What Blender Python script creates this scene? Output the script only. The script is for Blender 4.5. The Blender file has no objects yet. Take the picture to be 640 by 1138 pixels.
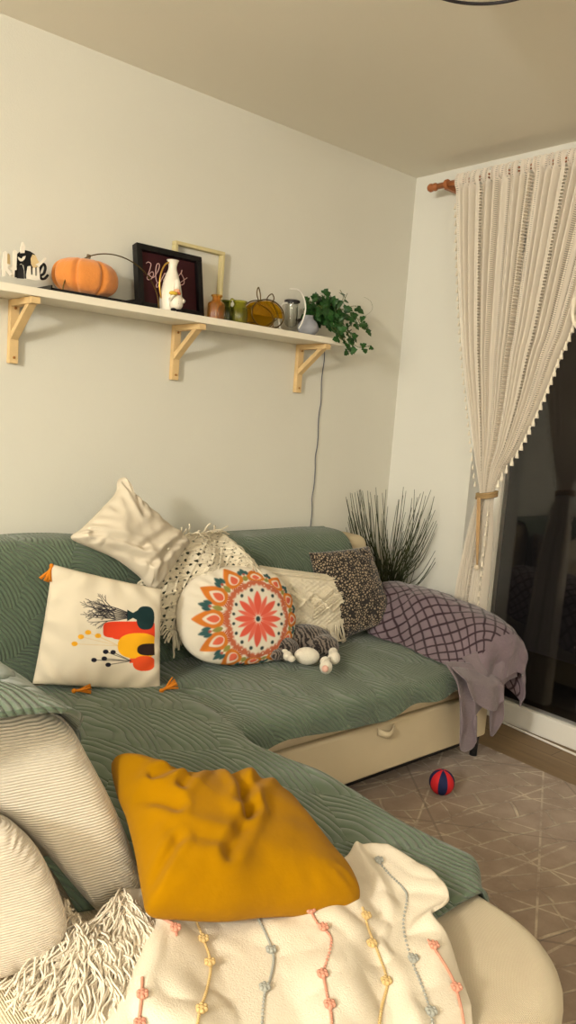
import bpy, bmesh, math, random
import numpy as np
from mathutils import Vector, Matrix, noise
PI = math.pi
SC = bpy.context.scene
COL = SC.collection

# ------------------------------------------------------------------ camera
CAM = np.array([-3.0309, -2.6918, 1.39])
YAW, PITCH, ROLL, FPX = 0.85239, -0.12376, 0.07592, 861.83
Fw = np.array([math.cos(YAW)*math.cos(PITCH), math.sin(YAW)*math.cos(PITCH), math.sin(PITCH)])
Rt0 = np.array([math.sin(YAW), -math.cos(YAW), 0.0]); Up0 = np.cross(Rt0, Fw)
Rt = math.cos(ROLL)*Rt0+math.sin(ROLL)*Up0
Up = -math.sin(ROLL)*Rt0+math.cos(ROLL)*Up0
cd = bpy.data.cameras.new('camera'); co = bpy.data.objects.new('camera', cd); COL.objects.link(co)
m = Matrix(((Rt[0], Up[0], -Fw[0], CAM[0]), (Rt[1], Up[1], -Fw[1], CAM[1]), (Rt[2], Up[2], -Fw[2], CAM[2]), (0, 0, 0, 1)))
co.matrix_world = m
cd.sensor_fit = 'HORIZONTAL'; cd.sensor_width = 36.0; cd.lens = FPX/640*36.0
cd.clip_start = 0.05; cd.clip_end = 60
SC.camera = co

# ------------------------------------------------------------------ world, light, exposure
w = bpy.data.worlds.new('night'); SC.world = w; w.use_nodes = True
w.node_tree.nodes['Background'].inputs[0].default_value = (0.012, 0.010, 0.009, 1)
w.node_tree.nodes['Background'].inputs[1].default_value = 0.4
def area(name, loc, size, power, col, rot=(0, 0, 0), shape='DISK'):
    l = bpy.data.lights.new(name, 'AREA'); l.shape = shape; l.size = size; l.energy = power; l.color = col
    o = bpy.data.objects.new(name, l); o.location = loc; o.rotation_euler = rot; COL.objects.link(o); return o
def globe(name, loc, radius, power, col):
    l = bpy.data.lights.new(name, 'POINT'); l.shadow_soft_size = radius; l.energy = power; l.color = col
    o = bpy.data.objects.new(name, l); o.location = loc; COL.objects.link(o); return o
globe('hanging_globe_light', (-5.3, -2.4, 2.12), 0.18, 250, (1.0, 0.965, 0.87))
globe('second_globe_light', (-3.6, -5.0, 2.16), 0.2, 55, (1.0, 0.97, 0.89))  # weaker second point light, unseen, behind the camera
SC.view_settings.view_transform = 'Standard'; SC.view_settings.look = 'None'
SC.view_settings.gamma = 1.0; SC.view_settings.exposure = 0.33
SC.view_settings.use_curve_mapping = False

# ------------------------------------------------------------------ helpers
def P(px, py, ax, val):
    """point of the place seen at photo position px,py on the plane axis=val"""
    d = (px-320)/FPX*Rt-(py-569)/FPX*Up+Fw
    return CAM+d*(val-CAM[ax])/d[ax]
def PP(px, py, o, n):
    d = (px-320)/FPX*Rt-(py-569)/FPX*Up+Fw
    return CAM+d*(np.dot(np.array(o)-CAM, n)/np.dot(d, n))
def project(V):
    V = np.asarray(V)-CAM
    z = V@Fw
    return 320+FPX*(V@Rt)/z, 569-FPX*(V@Up)/z
def unit(v):
    v = np.array(v, float); return v/np.linalg.norm(v)

WORLD = {}
def wloc(p): return WORLD.get(p.name, np.zeros(3)) if p else np.zeros(3)
def tag(o, label=None, cat=None, group=None, kind=None):
    if label: o['label'] = label
    if cat: o['category'] = cat
    if group: o['group'] = group
    if kind: o['kind'] = kind
    return o
def thing(name, loc, label, cat, group=None):
    o = bpy.data.objects.new(name, None); COL.objects.link(o); o.empty_display_size = 0.05
    o.location = [float(c) for c in loc]; WORLD[o.name] = np.array(loc, float)
    return tag(o, label, cat, group)
class MB:
    def __init__(s): s.v = []; s.f = []; s.mi = []
    def add(s, v, f, mi=0):
        n = len(s.v); s.v += [tuple(map(float, q)) for q in v]; s.f += [tuple(i+n for i in q) for q in f]; s.mi += [mi]*len(f); return s
    def box(s, lo, hi, mi=0, M=None):
        x0, y0, z0 = lo; x1, y1, z1 = hi
        v = [(x0, y0, z0), (x1, y0, z0), (x1, y1, z0), (x0, y1, z0), (x0, y0, z1), (x1, y0, z1), (x1, y1, z1), (x0, y1, z1)]
        if M is not None: v = [tuple(M@Vector(q)) for q in v]
        return s.add(v, [(0, 3, 2, 1), (4, 5, 6, 7), (0, 1, 5, 4), (1, 2, 6, 5), (2, 3, 7, 6), (3, 0, 4, 7)], mi)
    def tube(s, pts, r, n=8, mi=0, closed=False):
        pts = [np.array(p, float) for p in pts]; N = len(pts)
        rr = r if hasattr(r, '__len__') else [r]*N
        V = []; prev = None
        for i, p in enumerate(pts):
            a = pts[(i-1) % N] if (closed or i > 0) else p
            b = pts[(i+1) % N] if (closed or i < N-1) else p
            t = b-a; t = t/(np.linalg.norm(t)+1e-12)
            if prev is None:
                h = np.array([0, 0, 1.]) if abs(t[2]) < .9 else np.array([1., 0, 0]); u = np.cross(t, h)
            else: u = prev-t*np.dot(prev, t)
            u = u/(np.linalg.norm(u)+1e-12); prev = u; q = np.cross(t, u)
            for k in range(n):
                an = 2*PI*k/n; V.append(p+rr[i]*(math.cos(an)*u+math.sin(an)*q))
        F = []
        M_ = N if closed else N-1
        for i in range(M_):
            for k in range(n):
                a = i*n+k; b = i*n+(k+1) % n; c = ((i+1) % N)*n+(k+1) % n; d = ((i+1) % N)*n+k
                F.append((a, b, c, d))
        if not closed: F.append(tuple(range(n))[::-1]); F.append(tuple(range((N-1)*n, N*n)))
        return s.add(V, F, mi)
    def lathe(s, prof, c, n=32, mi=0, axis=None, sc=(1, 1)):
        c = np.array(c, float); V = []; F = []
        A = None if axis is None else Vector((0, 0, 1)).rotation_difference(Vector(axis)).to_matrix()
        for r, z in prof:
            for k in range(n):
                a = 2*PI*k/n; q = Vector((r*math.cos(a)*sc[0], r*math.sin(a)*sc[1], z))
                if A is not None: q = A@q
                V.append(c+np.array(q))
        for i in range(len(prof)-1):
            for k in range(n): F.append((i*n+k, i*n+(k+1) % n, (i+1)*n+(k+1) % n, (i+1)*n+k))
        F.append(tuple(range(n))[::-1]); F.append(tuple(range((len(prof)-1)*n, len(prof)*n)))
        return s.add(V, F, mi)
    def ell(s, c, r, R=None, n=20, m=12, mi=0, f=None):
        V = []; F = []
        for i in range(m+1):
            t = PI*i/m
            for k in range(n):
                a = 2*PI*k/n; q = np.array([math.sin(t)*math.cos(a), math.sin(t)*math.sin(a), math.cos(t)])
                if f: q = f(q)
                q = q*np.array(r)
                if R is not None: q = np.array(R@Vector(q))
                V.append(q+np.array(c))
        for i in range(m):
            for k in range(n): F.append((i*n+k, (i+1)*n+k, (i+1)*n+(k+1) % n, i*n+(k+1) % n))
        return s.add(V, F, mi)
    def prism(s, poly, o, u, v, th, mi=0):
        """flat polygon (a,b) in the plane o,u,v given thickness th along u x v"""
        o = np.array(o, float); u = np.array(u, float); v = np.array(v, float); n = np.cross(u, v); n = n/np.linalg.norm(n)
        k = len(poly)
        V = [o+a*u+b*v for a, b in poly]+[o+a*u+b*v+n*th for a, b in poly]
        F = [tuple(range(k))[::-1], tuple(range(k, 2*k))]+[(i, (i+1) % k, k+(i+1) % k, k+i) for i in range(k)]
        return s.add(V, F, mi)
    def build(s, name, mats, parent=None, smooth=True, bevel=0, sub=0, weld=False, cols=None, solid=0, autos=None, seg=2):
        V = np.array(s.v); lo = V.min(0); hi = V.max(0)
        c = np.array([(lo[0]+hi[0])/2, (lo[1]+hi[1])/2, lo[2]])
        me = bpy.data.meshes.new(name); me.from_pydata((V-c).tolist(), [], s.f)
        if not isinstance(mats, (list, tuple)): mats = [mats]
        for q in mats: me.materials.append(q)
        if len(mats) > 1: me.polygons.foreach_set('material_index', s.mi)
        if cols is not None:
            at = me.color_attributes.new('Col', 'FLOAT_COLOR', 'POINT')
            cc = np.ones((len(V), 4)); cc[:, :3] = cols; at.data.foreach_set('color', cc.ravel())
        bm = bmesh.new(); bm.from_mesh(me)
        if weld: bmesh.ops.remove_doubles(bm, verts=bm.verts, dist=1e-5)
        bmesh.ops.recalc_face_normals(bm, faces=bm.faces); bm.to_mesh(me); bm.free()
        me.polygons.foreach_set('use_smooth', [smooth]*len(me.polygons))
        if smooth and autos: me.set_sharp_from_angle(angle=math.radians(autos))
        me.update()
        o = bpy.data.objects.new(name, me); COL.objects.link(o)
        o.location = (c-wloc(parent)).tolist(); WORLD[o.name] = c
        if parent: o.parent = parent
        if solid: md = o.modifiers.new('solid', 'SOLIDIFY'); md.thickness = solid; md.offset = -1
        if bevel: md = o.modifiers.new('bevel', 'BEVEL'); md.width = bevel; md.segments = seg; md.limit_method = 'ANGLE'
        if sub: md = o.modifiers.new('sub', 'SUBSURF'); md.levels = sub; md.render_levels = sub
        return o
def copy_tree(o, delta, parent=None):
    c = o.copy(); COL.objects.link(c)
    if parent is None:
        c.location = [a+b for a, b in zip(o.location, delta)]
    else: c.parent = parent
    for ch in list(o.children): copy_tree(ch, delta, c)
    return c
def surf(name, G, mat, parent=None, solid=0.006, cols=None, smooth=True, keep=None):
    """grid surface from array (n,m,3), with a uv map over 0..1"""
    G = np.array(G); n, m_ = G.shape[:2]
    mb = MB(); mb.v = [tuple(q) for q in G.reshape(-1, 3)]
    for i in range(n-1):
        for j in range(m_-1):
            if keep is None or keep[i, j]: mb.f.append((i*m_+j, i*m_+j+1, (i+1)*m_+j+1, (i+1)*m_+j))
    mb.mi = [0]*len(mb.f)
    o = mb.build(name, mat, parent, smooth=smooth, cols=cols, solid=solid)
    me = o.data; uv = me.uv_layers.new(name='UVMap')
    vi = np.empty(len(me.loops), int); me.loops.foreach_get('vertex_index', vi)
    U = np.stack([(vi//m_)/(n-1), (vi % m_)/(m_-1)], 1).astype(np.float32)
    uv.data.foreach_set('uv', U.ravel())
    return o
def spline(pts, n, closed=False):
    """catmull-rom through pts, n samples"""
    pts = np.array(pts, float); N = len(pts)
    T = np.linspace(0, N if closed else N-1, n, endpoint=not closed)
    out = []
    for t in T:
        i = int(math.floor(t)); 
        if not closed and i >= N-1: i = N-2
        f = t-i
        g = (lambda k: pts[k % N]) if closed else (lambda k: pts[min(max(k, 0), N-1)])
        a, b, c, d = g(i-1), g(i), g(i+1), g(i+2)
        out.append(0.5*((2*b)+(-a+c)*f+(2*a-5*b+4*c-d)*f*f+(-a+3*b-3*c+d)*f**3))
    return np.array(out)
def patch(CP, nu, nv):
    CP = np.array(CP, float)
    A = np.stack([spline(CP[:, j], nu) for j in range(CP.shape[1])], 1)
    return np.stack([spline(A[i], nv) for i in range(nu)], 0)
def nz(x, y, z=0, s=1.0): return noise.noise(Vector((x*s, y*s, z*s)))
def nzv(A, s, seed=0):
    sh = A.shape[:-1]; Q = A.reshape(-1, 3)
    return np.array([noise.noise(Vector((q[0]*s+seed, q[1]*s-seed*.7, q[2]*s+seed*.3))) for q in Q]).reshape(sh)
def ss(a, b, x): t = np.clip((x-a)/(b-a), 0, 1); return t*t*(3-2*t)

# ------------------------------------------------------------------ materials
def lin(c):
    c = np.array(c)/255.; return tuple(float(v) for v in np.where(c <= .04045, c/12.92, ((c+.055)/1.055)**2.4))
def mat(name, rgb=None, rough=.8, metal=0, bump=None, spec=.3, sheen=0, trans=0, ior=1.45, vcol=False, var=0, varscale=6, alpha=1, sub=0, coat=0):
    m_ = bpy.data.materials.new(name); m_.use_nodes = True; nt = m_.node_tree; b = nt.nodes['Principled BSDF']
    if rgb is not None: b.inputs['Base Color'].default_value = (*lin(rgb), 1)
    b.inputs['Roughness'].default_value = rough; b.inputs['Metallic'].default_value = metal
    b.inputs['Specular IOR Level'].default_value = spec; b.inputs['IOR'].default_value = ior
    b.inputs['Transmission Weight'].default_value = trans
    b.inputs['Sheen Weight'].default_value = sheen; b.inputs['Alpha'].default_value = alpha
    b.inputs['Coat Weight'].default_value = coat
    src = None
    if vcol:
        a = nt.nodes.new('ShaderNodeAttribute'); a.attribute_name = 'Col'; src = a.outputs['Color']
    if var:
        tc = nt.nodes.new('ShaderNodeTexCoord'); n = nt.nodes.new('ShaderNodeTexNoise'); n.inputs['Scale'].default_value = varscale; n.inputs['Detail'].default_value = 5
        nt.links.new(tc.outputs['Object'], n.inputs['Vector'])
        mr = nt.nodes.new('ShaderNodeMapRange'); mr.inputs[1].default_value = .3; mr.inputs[2].default_value = .7; mr.inputs[3].default_value = 1-var; mr.inputs[4].default_value = 1+var*.6
        nt.links.new(n.outputs['Fac'], mr.inputs[0])
        mx = nt.nodes.new('ShaderNodeMix'); mx.data_type = 'RGBA'; mx.blend_type = 'MULTIPLY'; mx.inputs[0].default_value = 1
        if src: nt.links.new(src, mx.inputs[6])
        else: mx.inputs[6].default_value = (*lin(rgb), 1)
        nt.links.new(mr.outputs[0], mx.inputs[7]); src = mx.outputs[2]
    if src: nt.links.new(src, b.inputs['Base Color'])
    if bump:
        kind, scale, dist = bump[:3]
        tc = nt.nodes.new('ShaderNodeTexCoord'); bp = nt.nodes.new('ShaderNodeBump'); bp.inputs['Distance'].default_value = dist; bp.inputs['Strength'].default_value = 1
        if kind == 'noise':
            t = nt.nodes.new('ShaderNodeTexNoise'); t.inputs['Scale'].default_value = scale; t.inputs['Detail'].default_value = 4
            nt.links.new(tc.outputs['Object'], t.inputs['Vector']); nt.links.new(t.outputs['Fac'], bp.inputs['Height'])
        elif kind == 'rings':       # stitched arcs: rings about each cell's own centre, bounded by the cell
            t = nt.nodes.new('ShaderNodeTexVoronoi'); t.inputs['Scale'].default_value = scale; t.inputs['Randomness'].default_value = .55
            mp = nt.nodes.new('ShaderNodeMapping'); mp.inputs['Scale'].default_value = (1, .62, 1); mp.inputs['Rotation'].default_value = (0, 0, .5)
            nn = nt.nodes.new('ShaderNodeTexNoise'); nn.inputs['Scale'].default_value = 4
            av = nt.nodes.new('ShaderNodeVectorMath'); av.operation = 'MULTIPLY_ADD'; av.inputs[1].default_value = (.05, .05, .05)
            nt.links.new(tc.outputs['Object'], nn.inputs['Vector']); nt.links.new(nn.outputs['Color'], av.inputs[0]); nt.links.new(tc.outputs['Object'], av.inputs[2])
            nt.links.new(av.outputs[0], mp.inputs['Vector']); nt.links.new(mp.outputs[0], t.inputs['Vector'])
            mu = nt.nodes.new('ShaderNodeMath'); mu.operation = 'MULTIPLY'; mu.inputs[1].default_value = bump[3]
            sb = nt.nodes.new('ShaderNodeVectorMath'); sb.operation = 'SUBTRACT'; nt.links.new(mp.outputs[0], sb.inputs[0]); nt.links.new(t.outputs['Position'], sb.inputs[1])
            ad = nt.nodes.new('ShaderNodeVectorMath'); ad.operation = 'ADD'; ad.inputs[1].default_value = (.11, .07, .13); nt.links.new(sb.outputs[0], ad.inputs[0])
            le = nt.nodes.new('ShaderNodeVectorMath'); le.operation = 'LENGTH'; nt.links.new(ad.outputs[0], le.inputs[0])
            nt.links.new(le.outputs['Value'], mu.inputs[0])
            sn = nt.nodes.new('ShaderNodeMath'); sn.operation = 'SINE'; nt.links.new(mu.outputs[0], sn.inputs[0])
            ab = nt.nodes.new('ShaderNodeMath'); ab.operation = 'ABSOLUTE'; nt.links.new(sn.outputs[0], ab.inputs[0])
            pw = nt.nodes.new('ShaderNodeMath'); pw.operation = 'POWER'; pw.inputs[1].default_value = .5; nt.links.new(ab.outputs[0], pw.inputs[0])
            nt.links.new(pw.outputs[0], bp.inputs['Height'])
        elif kind == 'ribs':        # corduroy ribs along one direction
            t = nt.nodes.new('ShaderNodeTexWave'); t.inputs['Scale'].default_value = scale; t.inputs['Distortion'].default_value = .6; t.inputs['Detail Scale'].default_value = .3
            t.bands_direction = bump[3]
            nt.links.new(tc.outputs['Object'], t.inputs['Vector']); nt.links.new(t.outputs['Fac'], bp.inputs['Height'])
        nt.links.new(bp.outputs[0], b.inputs['Normal'])
    return m_
M = {}
M['wall'] = mat('cream_wall_paint', (220, 217, 205), .92, bump=('noise', 180, .0006), var=.03, varscale=2)
M['wallr'] = mat('white_wall_paint', (228, 226, 218), .92, bump=('noise', 150, .0006), var=.02, varscale=2)
M['ceil'] = mat('ceiling_paint', (236, 231, 217), .95, bump=('noise', 120, .0005))
M['green'] = mat('sage_quilted_cotton', (92, 108, 88), .85, sheen=.3, var=.07, varscale=5, bump=('rings', 6.0, .0055, 250))
M['sofa'] = mat('cream_upholstery', (206, 190, 158), .9, var=.03, bump=('noise', 400, .0008))
M['cord'] = mat('cream_corduroy', (222, 212, 194), .9, sheen=.2, var=.03, bump=('ribs', 62, .0016, 'Z'))
M['cord2'] = mat('cream_fine_corduroy', (216, 204, 186), .9, sheen=.2, var=.03, bump=('ribs', 78, .0013, 'Z'))
M['cordx'] = mat('cream_ribbed_seat', (210, 195, 166), .9, sheen=.2, var=.03, bump=('ribs', 80, .0013, 'X'))
M['black'] = mat('black_metal', (22, 22, 23), .45)
M['pine'] = mat('pine_wood', (224, 192, 140), .6, var=.12, varscale=14, bump=('noise', 60, .0005))
M['pined'] = mat('pine_end_grain', (176, 120, 62), .7, var=.15, varscale=30)
M['shelf'] = mat('white_shelf_board', (238, 230, 212), .5)
M['linen'] = mat('natural_linen', (212, 200, 180), .9, var=.05, bump=('noise', 500, .001))
M['print'] = mat('printed_linen', None, .9, vcol=True, bump=('noise', 500, .0012))
M['printc'] = mat('printed_cotton', None, .85, vcol=True, bump=('noise', 60, .001))
M['macrame'] = mat('natural_cotton_cord', (222, 211, 188), .92, bump=('noise', 320, .0006))
M['mustard'] = mat('mustard_velvet', (160, 112, 0), .95, spec=.05, sheen=.06, var=.12, varscale=5, bump=('noise', 30, .002))
M['blanket'] = mat('cream_woven_cotton', (228, 216, 196), .92, var=.03, bump=('noise', 330, .0012))
M['coral'] = mat('coral_yarn', (206, 146, 124), .9); M['greyyarn'] = mat('grey_yarn', (160, 160, 152), .9); M['yellowyarn'] = mat('yellow_yarn', (206, 176, 122), .9)
M['orange'] = mat('orange_yarn', (216, 130, 34), .9, bump=('noise', 300, .002))
M['white'] = mat('white_paint', (238, 234, 226), .45)
M['gold'] = mat('brass', (214, 170, 84), .3, metal=1)
M['ceramic'] = mat('white_ceramic', (238, 230, 214), .3, spec=.5)
M['pumpkin'] = mat('orange_plush', (220, 138, 66), .95, sheen=.4, var=.08, varscale=18, bump=('noise', 120, .002))
M['stem'] = mat('grey_brown_stem', (130, 112, 92), .8)
M['frame'] = mat('black_frame', (20, 18, 19), .4)
M['maroon'] = mat('maroon_picture', (58, 20, 26), .7, var=.35, varscale=9)
M['pink'] = mat('pink_lettering', (214, 176, 172), .7)
M['goldwood'] = mat('pale_gilt_frame', (208, 194, 146), .5)
M['amber'] = mat('amber_glass', (250, 200, 116), .06, trans=.95, ior=1.25)
M['dgreen'] = mat('dark_green_glass', (128, 140, 64), .06, trans=.95, ior=1.25)
M['lime'] = mat('lime_glass', (206, 206, 96), .06, trans=.95, ior=1.25)
M['yglass'] = mat('yellow_amber_glass', (196, 150, 20), .12, trans=.7, ior=1.2)
M['glass'] = mat('clear_glass', (240, 240, 236), .02, trans=1, ior=1.35)
M['bronze'] = mat('bronze_wire', (104, 84, 46), .35, metal=1)
M['darkcap'] = mat('dark_rim', (48, 44, 46), .4)
M['slate'] = mat('grey_blue_glaze', (150, 152, 160), .55)
M['ivy'] = mat('ivy_leaf', (44, 84, 38), .45, var=.35, varscale=18)
M['vine'] = mat('vine_stem', (96, 104, 52), .6)
M['grass'] = mat('dark_grass_blade', (62, 68, 44), .6, var=.3, varscale=20)
M['pot'] = mat('dark_clay_pot', (70, 62, 56), .7)
M['soil'] = mat('soil', (52, 40, 30), .95)
M['rod'] = mat('brown_varnished_wood', (176, 108, 66), .4, var=.1)
M['cable'] = mat('grey_cable', (96, 98, 112), .5)
M['rope'] = mat('beige_rope', (196, 160, 116), .8, bump=('noise', 200, .002))
M['pearl'] = mat('pearl_bead', (226, 208, 182), .25, spec=.6)
M['red'] = mat('red_ball_fabric', (196, 34, 40), .7); M['navy'] = mat('navy_ball_fabric', (26, 34, 74), .7)
M['fur'] = mat('pale_plush', (226, 218, 200), .95, sheen=.4, bump=('noise', 220, .004))
M['padpink'] = mat('pink_plush', (222, 176, 160), .95)
M['whitecard'] = mat('white_cutout_card', (236, 228, 214), .6); M['blackcard'] = mat('black_cutout_card', (24, 24, 26), .6); M['tancard'] = mat('tan_cutout_card', (214, 188, 140), .6)

def nodes(m_): return m_.node_tree.nodes, m_.node_tree.links, m_.node_tree.nodes['Principled BSDF']
# striped grey fur
m_ = mat('grey_tabby_plush', (110, 100, 90), .95, sheen=.4, bump=('noise', 200, .004)); N_, L_, B_ = nodes(m_)
tc = N_.new('ShaderNodeTexCoord'); wv = N_.new('ShaderNodeTexWave'); wv.inputs['Scale'].default_value = 24; wv.inputs['Distortion'].default_value = 9; wv.inputs['Detail Scale'].default_value = 1.5
cr = N_.new('ShaderNodeValToRGB'); cr.color_ramp.elements[0].position = .3; cr.color_ramp.elements[1].position = .7
cr.color_ramp.elements[0].color = (*lin((38, 33, 32)), 1); cr.color_ramp.elements[1].color = (*lin((120, 108, 98)), 1)
L_.new(tc.outputs['Object'], wv.inputs['Vector']); L_.new(wv.outputs['Fac'], cr.inputs[0]); L_.new(cr.outputs[0], B_.inputs['Base Color']); M['tabby'] = m_
# leopard
m_ = mat('leopard_print_velour', (170, 150, 120), .9, sheen=.3); N_, L_, B_ = nodes(m_)
tc = N_.new('ShaderNodeTexCoord'); nn = N_.new('ShaderNodeTexNoise'); nn.inputs['Scale'].default_value = 95; nn.inputs['Detail'].default_value = 1.5
vo = N_.new('ShaderNodeTexVoronoi'); vo.feature = 'DISTANCE_TO_EDGE'; vo.inputs['Scale'].default_value = 85
cr = N_.new('ShaderNodeValToRGB'); e = cr.color_ramp.elements; e[0].position = .47; e[1].position = .55
e[0].color = (*lin((36, 32, 31)), 1); e[1].color = (*lin((158, 140, 116)), 1)
mx = N_.new('ShaderNodeMix'); mx.data_type = 'FLOAT'; mx.inputs[0].default_value = .5
mr = N_.new('ShaderNodeMapRange'); mr.inputs[1].default_value = 0; mr.inputs[2].default_value = .35
L_.new(tc.outputs['Object'], nn.inputs['Vector']); L_.new(tc.outputs['Object'], vo.inputs['Vector'])
L_.new(vo.outputs['Distance'], mr.inputs[0]); L_.new(nn.outputs['Fac'], mx.inputs[2]); L_.new(mr.outputs[0], mx.inputs[3]); L_.new(mx.outputs[0], cr.inputs[0])
L_.new(cr.outputs[0], B_.inputs['Base Color']); M['leopard'] = m_
# laminate floor
m_ = mat('oak_laminate', (160, 130, 92), .45); N_, L_, B_ = nodes(m_)
tc = N_.new('ShaderNodeTexCoord'); br = N_.new('ShaderNodeTexBrick'); br.inputs['Scale'].default_value = 1; br.inputs['Brick Width'].default_value = 1.3; br.inputs['Row Height'].default_value = .19
br.inputs['Mortar Size'].default_value = .0015; br.inputs['Color1'].default_value = (*lin((136, 112, 82)), 1); br.inputs['Color2'].default_value = (*lin((126, 102, 72)), 1); br.inputs['Mortar'].default_value = (*lin((80, 62, 42)), 1)
mp = N_.new('ShaderNodeMapping'); mp.inputs['Rotation'].default_value = (0, 0, PI/2)
n2 = N_.new('ShaderNodeTexNoise'); n2.inputs['Scale'].default_value = 3; n2.inputs['Detail'].default_value = 8
mp2 = N_.new('ShaderNodeMapping'); mp2.inputs['Scale'].default_value = (12, 1, 1)
mx = N_.new('ShaderNodeMix'); mx.data_type = 'RGBA'; mx.blend_type = 'OVERLAY'; mx.inputs[0].default_value = .35
L_.new(tc.outputs['Object'], mp.inputs[0]); L_.new(mp.outputs[0], br.inputs['Vector']); L_.new(tc.outputs['Object'], mp2.inputs[0]); L_.new(mp2.outputs[0], n2.inputs['Vector'])
L_.new(br.outputs['Color'], mx.inputs[6]); L_.new(n2.outputs['Fac'], mx.inputs[7]); L_.new(mx.outputs[2], B_.inputs['Base Color']); M['floor'] = m_
# rug: carved random straight lines over mottled pile
m_ = mat('carved_rug', (170, 148, 122), .95, sheen=.3); N_, L_, B_ = nodes(m_)
tc = N_.new('ShaderNodeTexCoord')
def rug_lines(scale, rot, wid, rnd, sx):
    mp = N_.new('ShaderNodeMapping'); mp.inputs['Rotation'].default_value = (0, 0, rot); mp.inputs['Scale'].default_value = (sx, 1, 1)
    v = N_.new('ShaderNodeTexVoronoi'); v.feature = 'DISTANCE_TO_EDGE'; v.voronoi_dimensions = '2D'; v.inputs['Scale'].default_value = scale; v.inputs['Randomness'].default_value = rnd
    mr = N_.new('ShaderNodeMapRange'); mr.inputs[1].default_value = wid*.5; mr.inputs[2].default_value = wid; mr.inputs[3].default_value = 1; mr.inputs[4].default_value = 0
    L_.new(tc.outputs['Object'], mp.inputs[0]); L_.new(mp.outputs[0], v.inputs['Vector']); L_.new(v.outputs['Distance'], mr.inputs[0]); return mr.outputs[0]
def rug_bricks(rot, w_, h_, mort, off):
    nw = N_.new('ShaderNodeTexNoise'); nw.inputs['Scale'].default_value = 2.2; nw.inputs['Detail'].default_value = 1
    va = N_.new('ShaderNodeVectorMath'); va.operation = 'MULTIPLY_ADD'; va.inputs[1].default_value = (.22, .22, 0); L_.new(tc.outputs['Object'], nw.inputs['Vector']); L_.new(nw.outputs['Color'], va.inputs[0]); L_.new(tc.outputs['Object'], va.inputs[2])
    mp = N_.new('ShaderNodeMapping'); mp.inputs['Rotation'].default_value = (0, 0, rot); L_.new(va.outputs[0], mp.inputs[0])
    bk = N_.new('ShaderNodeTexBrick'); bk.inputs['Scale'].default_value = 1; bk.inputs['Brick Width'].default_value = w_; bk.inputs['Row Height'].default_value = h_; bk.inputs['Mortar Size'].default_value = mort; bk.inputs['Mortar Smooth'].default_value = .3
    bk.offset = off; bk.squash = 1.5; bk.squash_frequency = 3; L_.new(mp.outputs[0], bk.inputs['Vector']); return bk.outputs['Fac']
a = rug_bricks(.35, .17, .095, .0045, .37)
def long_line(dx, dy, per, wid, off):
    s_ = N_.new('ShaderNodeSeparateXYZ'); L_.new(tc.outputs['Object'], s_.inputs[0])
    def ma(op, p, q):
        n = N_.new('ShaderNodeMath'); n.operation = op
        for i, t in enumerate((p, q)):
            if t is None: continue
            if isinstance(t, (int, float)): n.inputs[i].default_value = t
            else: L_.new(t, n.inputs[i])
        return n.outputs[0]
    d = ma('ADD', ma('MULTIPLY', s_.outputs[0], dx/per), ma('MULTIPLY', s_.outputs[1], dy/per)); d = ma('FRACT', ma('ADD', d, off), None)
    return ma('LESS_THAN', ma('ABSOLUTE', ma('SUBTRACT', d, .5), None), wid/per/2)
def mx_(p, q):
    n = N_.new('ShaderNodeMath'); n.operation = 'MAXIMUM'; L_.new(p, n.inputs[0]); L_.new(q, n.inputs[1]); return n.outputs[0]
b_ = mx_(mx_(long_line(.94, .34, .23, .007, .1), long_line(.5, -.86, .41, .007, .3)), long_line(.1, .99, .31, .008, .7))
mx1 = N_.new('ShaderNodeMath'); mx1.operation = 'MAXIMUM'; L_.new(a, mx1.inputs[0]); L_.new(b_, mx1.inputs[1])
n3 = N_.new('ShaderNodeTexNoise'); n3.inputs['Scale'].default_value = 9; n3.inputs['Detail'].default_value = 8; n3.inputs['Roughness'].default_value = .7
L_.new(tc.outputs['Object'], n3.inputs['Vector'])
mr = N_.new('ShaderNodeMapRange'); mr.inputs[1].default_value = .40; mr.inputs[2].default_value = .62; L_.new(n3.outputs['Fac'], mr.inputs[0])
lm = N_.new('ShaderNodeMath'); lm.operation = 'MULTIPLY'; L_.new(mx1.outputs[0], lm.inputs[0]); L_.new(mr.outputs[0], lm.inputs[1])
c1 = N_.new('ShaderNodeMix'); c1.data_type = 'RGBA'; c1.inputs[6].default_value = (*lin((142, 120, 101)), 1); c1.inputs[7].default_value = (*lin((160, 138, 118)), 1); L_.new(mr.outputs[0], c1.inputs[0])
c2 = N_.new('ShaderNodeMix'); c2.data_type = 'RGBA'; c2.inputs[7].default_value = (*lin((200, 182, 156)), 1); L_.new(lm.outputs[0], c2.inputs[0]); L_.new(c1.outputs[2], c2.inputs[6])
cdk = N_.new('ShaderNodeMix'); cdk.data_type = 'RGBA'; cdk.inputs[7].default_value = (*lin((110, 92, 78)), 1)
dk_ = mx_(long_line(.8, -.6, .63, .009, .2), long_line(.75, .66, .57, .009, .45)); dkm = N_.new('ShaderNodeMath'); dkm.operation = 'MULTIPLY'; dkm.inputs[1].default_value = .6; L_.new(dk_, dkm.inputs[0]); L_.new(dkm.outputs[0], cdk.inputs[0]); L_.new(c2.outputs[2], cdk.inputs[6]); L_.new(cdk.outputs[2], B_.inputs['Base Color'])
bp = N_.new('ShaderNodeBump'); bp.inputs['Distance'].default_value = .006; bp.invert = True; L_.new(mx1.outputs[0], bp.inputs['Height']); L_.new(bp.outputs[0], B_.inputs['Normal']); M['rug'] = m_
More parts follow.
